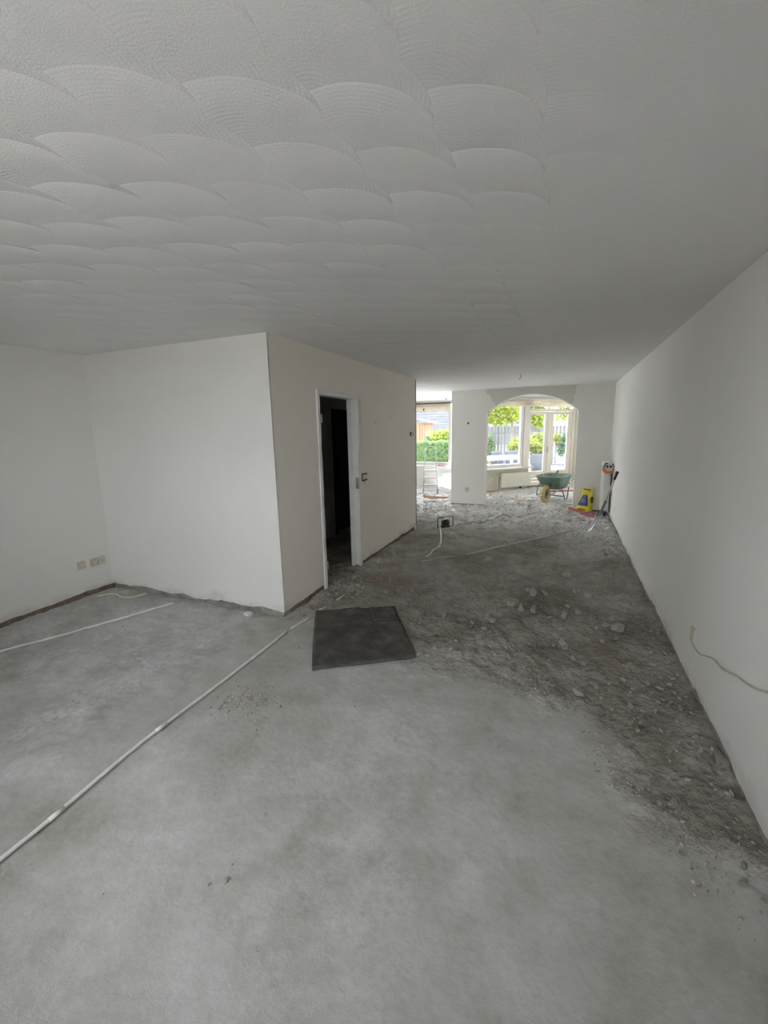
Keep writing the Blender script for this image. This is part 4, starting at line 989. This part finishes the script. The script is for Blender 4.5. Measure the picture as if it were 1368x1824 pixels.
SPECIAL = {(0.5, 3.78): 'largest flat screed slab on the rubble towards the long white wall', (0.775, 2.355): 'larger of two pale chunks close to the foot of the long wall',
           (0.73, 2.385): 'smaller of two pale chunks close to the foot of the long wall', (0.3, 4.52): 'large squarish screed chunk standing alone beyond the long ridge of rubble',
           (0.08, 3.39): 'dark blocky chunk in the middle of the rubble patch', (-0.56, 3.26): 'pale oval chunk lying alone in the middle of the rough floor',
           (-0.83, 2.94): 'larger pale stone right of the near corner of the dark mat', (-0.93, 2.85): 'pale stone touching the near corner of the dark mat',
           (-1.63, 3.89): 'small pale stone lying alone in front of the doorway'}
rs = random.Random(3)
for x, y, s in HAND:
    s *= 1.18
    place(x, y, s, rs, SPECIAL.get((x, y)) or zone_label(x, y, s), 'chunk' if rs.random() < 0.75 else ('chunk_pale' if s < 0.06 else 'chunk_dark'))
n = 0; tries = 0
while n < 175 and tries < 20000:
    tries += 1
    x = rs.uniform(-2.3, 0.8); y = 2.4 + 8.4 * rs.random() ** 1.25
    if y > BF and rs.random() < 0.3: x = rs.uniform(-3.9, -2.3)
    rgh = masks(np.array([x]), np.array([y]))[0][0]
    if rs.random() > rgh * 0.9: continue
    s = rs.choice((0.035, 0.045, 0.05, 0.06, 0.075, 0.10)) * (1.0 if y < 5 else 1.25)
    if blocked(x, y, s * 0.55) or any((x - a) ** 2 + (y - b2) ** 2 < (0.5 * (s + c2)) ** 2 for a, b2, c2 in placed): continue
    place(x, y, s, rs, zone_label(x, y, s), rs.choice(('chunk', 'chunk', 'chunk_dark')) if y < 7 else rs.choice(('chunk', 'chunk_pale', 'chunk_pale'))); n += 1

# the finer crumbs: uncountable
def crumbs():
    r2 = np.random.RandomState(11); base = []
    for me in CM['chunk'][:5]:
        v = np.empty(len(me.vertices) * 3); me.vertices.foreach_get('co', v); base.append((v.reshape(-1, 3), [tuple(p.vertices) for p in me.polygons]))
    V = []; FA = []; off = 0; mats = []
    cand = []
    def try_add(x, y, s): cand.append((x, y, s))
    N = 30000
    xs = r2.uniform(-4.55, 0.83, N); ys = 0.5 + r2.rand(N) ** 1.15 * 11.3
    rg, lf, fr = masks(xs, ys); u = r2.rand(N); clump = fbm(xs, ys, 2.2, 77, 3) + 0.5
    for i in range(N):
        pr = rg[i] * (0.10 + 1.3 * max(0, clump[i] - 0.42)) + 0.006
        if u[i] > pr: continue
        s = 0.008 + 0.03 * r2.rand() ** 2.5
        if ys[i] > 6: s *= 1.8
        cand.append((xs[i], ys[i], s))
    for k in range(420):   # little heaps: beside the conduit, along the walls and in front of the door
        cand.append((-1.81 + r2.normal() * 0.10, 1.92 + r2.normal() * 0.085, 0.008 + 0.02 * r2.rand() ** 2))
    for k in range(900):
        cand.append((R - 0.02 - abs(r2.normal()) * 0.07, r2.uniform(1.3, 9.3), 0.008 + 0.032 * r2.rand() ** 2.2))
    for k in range(260):
        cand.append((B + 0.03 + abs(r2.normal()) * 0.09, r2.uniform(F - 0.15, BF), 0.008 + 0.028 * r2.rand() ** 2))
    for k in range(160):
        cand.append((r2.uniform(L + 0.1, B), F - 0.02 - abs(r2.normal()) * 0.04, 0.006 + 0.018 * r2.rand() ** 2))
    for k in range(330):
        cand.append((-0.12 + r2.normal() * 0.13, 2.76 + r2.normal() * 0.09, 0.008 + 0.022 * r2.rand() ** 2))
    for k in range(380):
        t2 = r2.rand(); cand.append((0.24 + 0.42 * t2 + r2.normal() * 0.045, 2.32 - 0.68 * t2 + r2.normal() * 0.08, 0.007 + 0.02 * r2.rand() ** 2))
    for k in range(220):
        cand.append((-2.0 + r2.normal() * 0.13, 3.8 + r2.normal() * 0.12, 0.01 + 0.03 * r2.rand() ** 2))
    for k in range(130):
        cand.append((r2.uniform(-2.0, 0.4), r2.uniform(0.6, 2.6), 0.003 + 0.007 * r2.rand() ** 2))
    cand2 = [c3 for c3 in cand if not blocked(c3[0], c3[1], c3[2] * 0.3) and c3[0] < R - 0.005 - c3[2] * 0.5 and not (c3[0] > -2.2 and c3[0] < -2.0 and c3[1] < 2.85)]
    PA = np.array(placed)
    cand2 = [c3 for c3 in cand2 if np.all((PA[:, 0] - c3[0]) ** 2 + (PA[:, 1] - c3[1]) ** 2 > (0.55 * (PA[:, 2] + c3[2])) ** 2)]
    Z = heights(np.array([c3[0] for c3 in cand2]), np.array([c3[1] for c3 in cand2]))
    for (x, y, s), z in zip(cand2, Z):
        v, f = base[r2.randint(5)]; a = r2.uniform(0, 6.28); ca, sa = math.cos(a), math.sin(a)
        w2 = v * s * np.array([1, r2.uniform(0.8, 1.3), r2.uniform(0.9, 1.7)])
        V.append(np.stack([w2[:, 0] * ca - w2[:, 1] * sa + x, w2[:, 0] * sa + w2[:, 1] * ca + y, w2[:, 2] + z + s * 0.10], 1))
        FA += [tuple(i + off for i in q) for q in f]; off += len(v)
        mats += [0 if r2.rand() < 0.55 else (1 if y < 6.5 else 2)] * len(f)
    me = bpy.data.meshes.new('rubble'); me.from_pydata(np.concatenate(V).tolist(), [], FA)
    for m in ('chunk', 'chunk_dark', 'chunk_pale'): me.materials.append(MT[m])
    me.polygons.foreach_set('material_index', np.array(mats, dtype=np.int32))
    o = bpy.data.objects.new('rubble', me); COL.objects.link(o); tag(o, 'fine grey rubble and crumbs strewn over the broken floor', 'rubble', None, 'stuff')
crumbs()

# ------------------------------------------------------------------ garden
GZ = -0.04
o = MB().box(-14, 12, -24, YFRONT - 0.2, GZ - 0.06, GZ).build('added_pavement', 'street'); struct(o, 'unseen grey street paving added to dim light on the ceiling')  # unseen ground, added to cut the light rising through the front window
o = MB().prism([(-13, YL + 0.2), (-3.1, YL + 0.2), (VX, VY + 0.2), (1.2, 14.75), (6, 14.8), (6, 36), (-13, 36)], 0.06, 'xy', GZ - 0.06).build('terrace', 'terrace'); struct(o, 'sunlit pale paving of the garden')
def leaves(n, fn, size, seed):
    """n folded leaf blades; fn(rand) -> point"""
    r2 = random.Random(seed); v = []; f = []
    for i in range(n):
        p = Vector(fn(r2)); d = Vector((r2.gauss(0, 1), r2.gauss(0, 1), r2.gauss(0, 0.6))).normalized(); s = size * r2.uniform(0.6, 1.3)
        a = d.cross(Vector((r2.gauss(0, 1), r2.gauss(0, 1), r2.gauss(0, 1)))).normalized(); nn = d.cross(a)
        o2 = len(v); v += [p - d * s * 0.5, p + a * s * 0.36 + nn * s * 0.1, p + d * s * 0.55, p - a * s * 0.36 + nn * s * 0.1]
        f += [(o2, o2 + 1, o2 + 2), (o2, o2 + 2, o2 + 3)]
    m = MB(); m.v = [tuple(q) for q in v]; m.f = f; m.sm = [False] * len(f)
    return m
def build_raw(m, name, mat, parent):
    me = bpy.data.meshes.new(name); me.from_pydata(m.v, [], m.f); me.materials.append(MT[mat]); o2 = bpy.data.objects.new(name, me); COL.objects.link(o2); o2.parent = parent; return o2
def blob(cx, cy, cz, rx, ry, rz2, shell=0.55):
    def fn(r2):
        a, b2 = r2.uniform(0, 6.283), r2.uniform(-1, 1); s = math.sqrt(1 - b2 * b2); q = (shell + (1 - shell) * r2.random()) * (1 + 0.15 * math.sin(a * 3 + b2 * 4))
        return (cx + rx * q * s * math.cos(a), cy + ry * q * s * math.sin(a), cz + rz2 * q * b2)
    return fn
def boxfn(x0, x1, y0, y1, z0, z1, wob=0.1):
    def fn(r2):
        x, y, z = r2.uniform(x0, x1), r2.uniform(y0, y1), r2.uniform(z0, z1)
        return (x + r2.gauss(0, wob), y + r2.gauss(0, wob), z + r2.gauss(0, wob) * 0.6 + 0.12 * math.sin(x * 3.1) * (1 if z < (z0 + z1) / 2 else 0.5))
    return fn
def tree(label, tx, ty, x0, x1, z0, z1, n, seed):
    t = thing('plane_tree', label, 'tree', (0, 0, GZ), 0, 'flat clipped trees along the garden fence')
    tr = MB().tube([(tx, ty, 0), (tx + 0.02, ty, 1.0), (tx, ty, z0 + 0.2)], [0.055, 0.045, 0.04], 10).build('trunk', 'bark', t)
    for k, e in enumerate((x0 + 0.2, x1 - 0.2)):
        MB().tube([(tx, ty, z0 + 0.1), ((tx + e) / 2, ty, z0 + 0.32), (e, ty + 0.1, z0 + 0.40)], [0.03, 0.024, 0.012], 8).build('branch', 'bark', tr)
    build_raw(leaves(n, boxfn(x0, x1, ty - 0.7, ty + 0.7, z0, z1), 0.14, seed), 'crown', 'leaf_plane', t)
tree('clipped leafy tree behind the left of the two garden chairs', -2.14, 19.5, -3.9, -1.9, 1.98, 3.1, 2600, 1)
tree('clipped leafy tree seen through the left garden door', -1.25, 19.5, -1.45, -0.85, 1.78, 3.1, 1700, 2)
tree('clipped leafy tree seen through the top of the right garden door', 0.85, 19.5, -0.35, 1.6, 2.08, 3.1, 1700, 3)
# fence of separate boards
fe = thing('garden_fence', 'tall fence of silvery vertical boards behind the terrace', 'fence', (0, 20.5, GZ))
bmh = MB().box(-0.060, 0.060, -0.008, 0.008, 0.06, 1.79, 0.003)
fb = None
for i in range(44):
    x = -4.6 + i * 0.147
    if fb is None: fb = bmh.build('board', 'fence_wood', fe); b3 = fb
    else:
        b3 = fb.copy(); COL.objects.link(b3); b3.parent = fe
    b3.location = (x, -0.019 if i % 2 else 0.019, 0.0)
for z in (0.35, 1.45):
    MB().box(-4.7, 1.9, -0.011, 0.011, z, z + 0.07).build('rail', 'fence_wood', fe)
for x in (-4.62, -2.98, -1.15, 0.65, 1.9):
    MB().box(x - 0.045, x + 0.045, -0.07, 0.02, 0.0, 1.86).build('post', 'fence_wood', fe)
# hedge, shrub, shed, neighbour
t = thing('clipped_hedge', 'low clipped green hedge outside the window beyond the hall corner', 'hedge', (0, 0, GZ))
MB().box(-9, -3.75, 17.45, 17.95, 0.0, 1.14).build('core', 'leaf_hedge', t)
def hedge_pt(r2):
    q = r2.random(); x = r2.uniform(-9, -3.7)
    if q < 0.72: return (x, 17.42 + r2.gauss(0, 0.03), r2.uniform(0, 1.2))
    return (x, r2.uniform(17.4, 18.0), 1.19 + r2.gauss(0, 0.03))
build_raw(leaves(9000, hedge_pt, 0.075, 5), 'foliage', 'leaf_hedge', t)
t = thing('garden_shrub', 'yellow green shrub growing between the hedge and the wooden shed', 'shrub', (0, 0, GZ))
MB().tube([(-5.2, 19.1, 0), (-5.15, 19.1, 0.7), (-5.2, 19.15, 1.2)], [0.04, 0.03, 0.015], 8).build('stem', 'bark', t)
build_raw(leaves(1500, blob(-4.95, 19.1, 1.20, 0.85, 0.5, 0.52), 0.13, 6), 'foliage', 'leaf_shrub', t)
build_raw(leaves(500, blob(-5.75, 19.2, 1.05, 0.35, 0.4, 0.42), 0.12, 16), 'foliage', 'leaf_blue', t)
t = thing('garden_shed', 'orange wooden garden shed with a flat overhanging roof behind the hedge', 'shed', (0, 0, GZ))
MB().box(-8.2, -6.29, 20.3, 21.6, 0, 2.02).build('body', 'shed_wood', t)
for i in range(13):
    x = -8.18 + i * 0.146
    MB().box(x, x + 0.138, 20.275, 20.30, 0.02, 2.0, 0.004).build('board', 'shed_wood', t)
for x in (-6.36, -6.62):
    MB().box(x - 0.02, x + 0.05, 20.24, 20.275, 0.02, 2.0).build('corner_post', 'shed_wood', t)
MB().prism([(-8.5, 2.16), (-6.55, 2.13), (-6.08, 2.04), (-6.08, 2.07), (-6.55, 2.20), (-8.5, 2.25)], 1.7, 'xz', 20.05).build('roof', 'shed_roof', t)
nb = thing('neighbour_house', 'neighbouring house with a wide slate roof behind the fence', 'house', (0, 0, GZ))
MB().prism([(26.6, -0.3), (33.0, -0.3), (33.0, 1.0), (26.6, 1.0)], 15.2, 'yz', -16.0).build('wall', 'pot_white', nb)
n_c = 34
for i in range(n_c):
    t2 = i / n_c; y0 = 26.3 + t2 * 6.2; z0 = 0.75 + t2 * 6.0; y1 = y0 + 6.2 / n_c * 1.15; z1 = z0 + 6.0 / n_c * 1.15; xr = -0.9 - t2 * 2.4
    MB().add([(-16.5, y0, z0 + 0.022), (xr, y0, z0 + 0.022), (xr, y1, z1 + 0.01), (-16.5, y1, z1 + 0.01), (-16.5, y0, z0), (xr, y0, z0), (xr, y1, z1 - 0.03), (-16.5, y1, z1 - 0.03)],
             [(0, 1, 2, 3), (7, 6, 5, 4), (0, 4, 5, 1), (1, 5, 6, 2), (2, 6, 7, 3), (3, 7, 4, 0)]).build('tile_course', 'slate', nb)
# terrace furniture
t = thing('garden_table', 'white garden table on the terrace outside the tall window', 'table', (-2.07, 14.97, GZ), ANG)
MB().box(-0.98, 0.98, -0.45, 0.45, 0.735, 0.78, 0.006).build('tabletop', 'garden_white', t)
MB().box(-0.9, 0.9, -0.38, 0.38, 0.69, 0.735).build('apron', 'garden_white', t)
for sx in (-0.88, 0.88):
    for sy in (-0.36, 0.36):
        MB().box(sx - 0.035, sx + 0.035, sy - 0.035, sy + 0.035, 0, 0.69).build('leg', 'garden_white', t)
def garden_chair(label, x, y, rz, w2=0.26, back=0.90):
    t = thing('garden_chair', label, 'chair', (x, y, GZ), rz, 'grey woven garden chairs')
    MB().box(-w2, w2, -0.22, 0.24, 0.40, 0.45, 0.012).build('seat', 'garden_grey', t)
    def bk(u, v):
        a = (u - 0.5) * 2; return (a * w2, 0.22 + 0.05 * v - 0.05 * a * a, 0.42 + (back - 0.42) * v)
    b2 = MB().grid(bk, 10, 6).build('backrest', 'garden_grey', t); s = b2.modifiers.new('thickness', 'SOLIDIFY'); s.thickness = 0.03
    for sx in (-1, 1):
        MB().tube(spline([(sx * w2, 0.20, 0.64), (sx * (w2 + 0.02), 0.0, 0.66), (sx * (w2 + 0.01), -0.2, 0.65), (sx * w2, -0.23, 0.60)]), 0.018, 8).build('armrest', 'garden_grey', t)
        MB().tube([(sx * w2, -0.21, 0.0), (sx * w2, -0.22, 0.62)], 0.014, 8).build('leg', 'garden_grey', t)
        MB().tube([(sx * (w2 - 0.02), 0.24, 0.0), (sx * (w2 - 0.02), 0.21, 0.44)], 0.014, 8).build('leg', 'garden_grey', t)
garden_chair('grey woven garden chair behind the left end of the white table', -2.12, 15.98, ANG)
garden_chair('grey woven garden chair behind the right end of the white table', -1.66, 16.42, ANG)
garden_chair('grey woven garden chair standing alone before the potted hydrangea', -0.93, 17.35, math.radians(190), 0.24, 0.74)
t = thing('potted_hydrangea', 'pale hydrangea bush in a grey pot seen through the left garden door', 'potted plant', (-0.97, 18.2, GZ))
MB().lathe([(0.19, 0.0), (0.22, 0.3), (0.26, 0.62), (0.285, 0.64), (0.285, 0.70), (0.26, 0.70), (0.24, 0.62)], 24, 'z').build('pot', 'pot_grey', t)
MB().tube([(0, 0, 0.6), (0.02, 0, 1.1)], 0.02, 6).build('stem', 'bark', t)
build_raw(leaves(1100, blob(0, 0, 1.05, 0.45, 0.4, 0.42, 0.5), 0.12, 8), 'foliage', 'leaf_shrub', t)
t = thing('potted_shrub', 'blue green shrub in a white pot seen through the right garden door', 'potted plant', (-0.13, 19.0, GZ))
MB().lathe([(0.10, 0.0), (0.14, 0.25), (0.17, 0.50), (0.17, 0.54), (0.15, 0.54), (0.14, 0.48)], 20, 'z').build('pot', 'pot_white', t)
MB().tube([(0, 0, 0.45), (0.0, 0, 1.1)], 0.02, 6).build('stem', 'bark', t)
build_raw(leaves(700, blob(0.05, 0, 1.0, 0.24, 0.22, 0.44, 0.4), 0.10, 9), 'foliage', 'leaf_blue', t)
build_raw(leaves(260, blob(-0.17, -0.1, 1.25, 0.16, 0.15, 0.25, 0.4), 0.11, 10), 'foliage', 'leaf_shrub', t)
t = thing('garden_planter', 'leafy plant in a dark trough behind the white garden table', 'potted plant', (-1.85, 18.0, GZ))
MB().box(-0.4, 0.4, -0.15, 0.15, 0, 0.45, 0.01).build('trough', 'pot_grey', t)
MB().tube([(0, 0, 0.4), (0.0, 0, 0.9)], 0.015, 6).build('stem', 'bark', t)
build_raw(leaves(700, blob(0.08, 0, 0.95, 0.36, 0.28, 0.40, 0.4), 0.12, 12), 'foliage', 'leaf_shrub', t)
t = thing('fence_creeper', 'narrow climbing shrub growing up the garden fence', 'shrub', (-3.12, 20.1, GZ))
MB().tube([(0, 0, 0), (0.03, 0, 0.7), (0, 0, 1.3)], 0.02, 6).build('stem', 'bark', t)
build_raw(leaves(500, blob(0, 0, 0.85, 0.2, 0.2, 0.65, 0.4), 0.10, 13), 'foliage', 'leaf_hedge', t)
t = thing('low_bench', 'low grey garden bench on the terrace seen through the right door', 'bench', (-0.14, 18.0, GZ))
MB().box(-0.27, 0.27, -0.18, 0.18, 0.27, 0.32, 0.008).build('seat', 'garden_grey', t)
for sx in (-0.22, 0.14):
    for sy in (-0.14, 0.14):
        MB().tube([(sx, sy, 0.0), (sx, sy, 0.28)], 0.014, 6).build('leg', 'garden_grey', t)
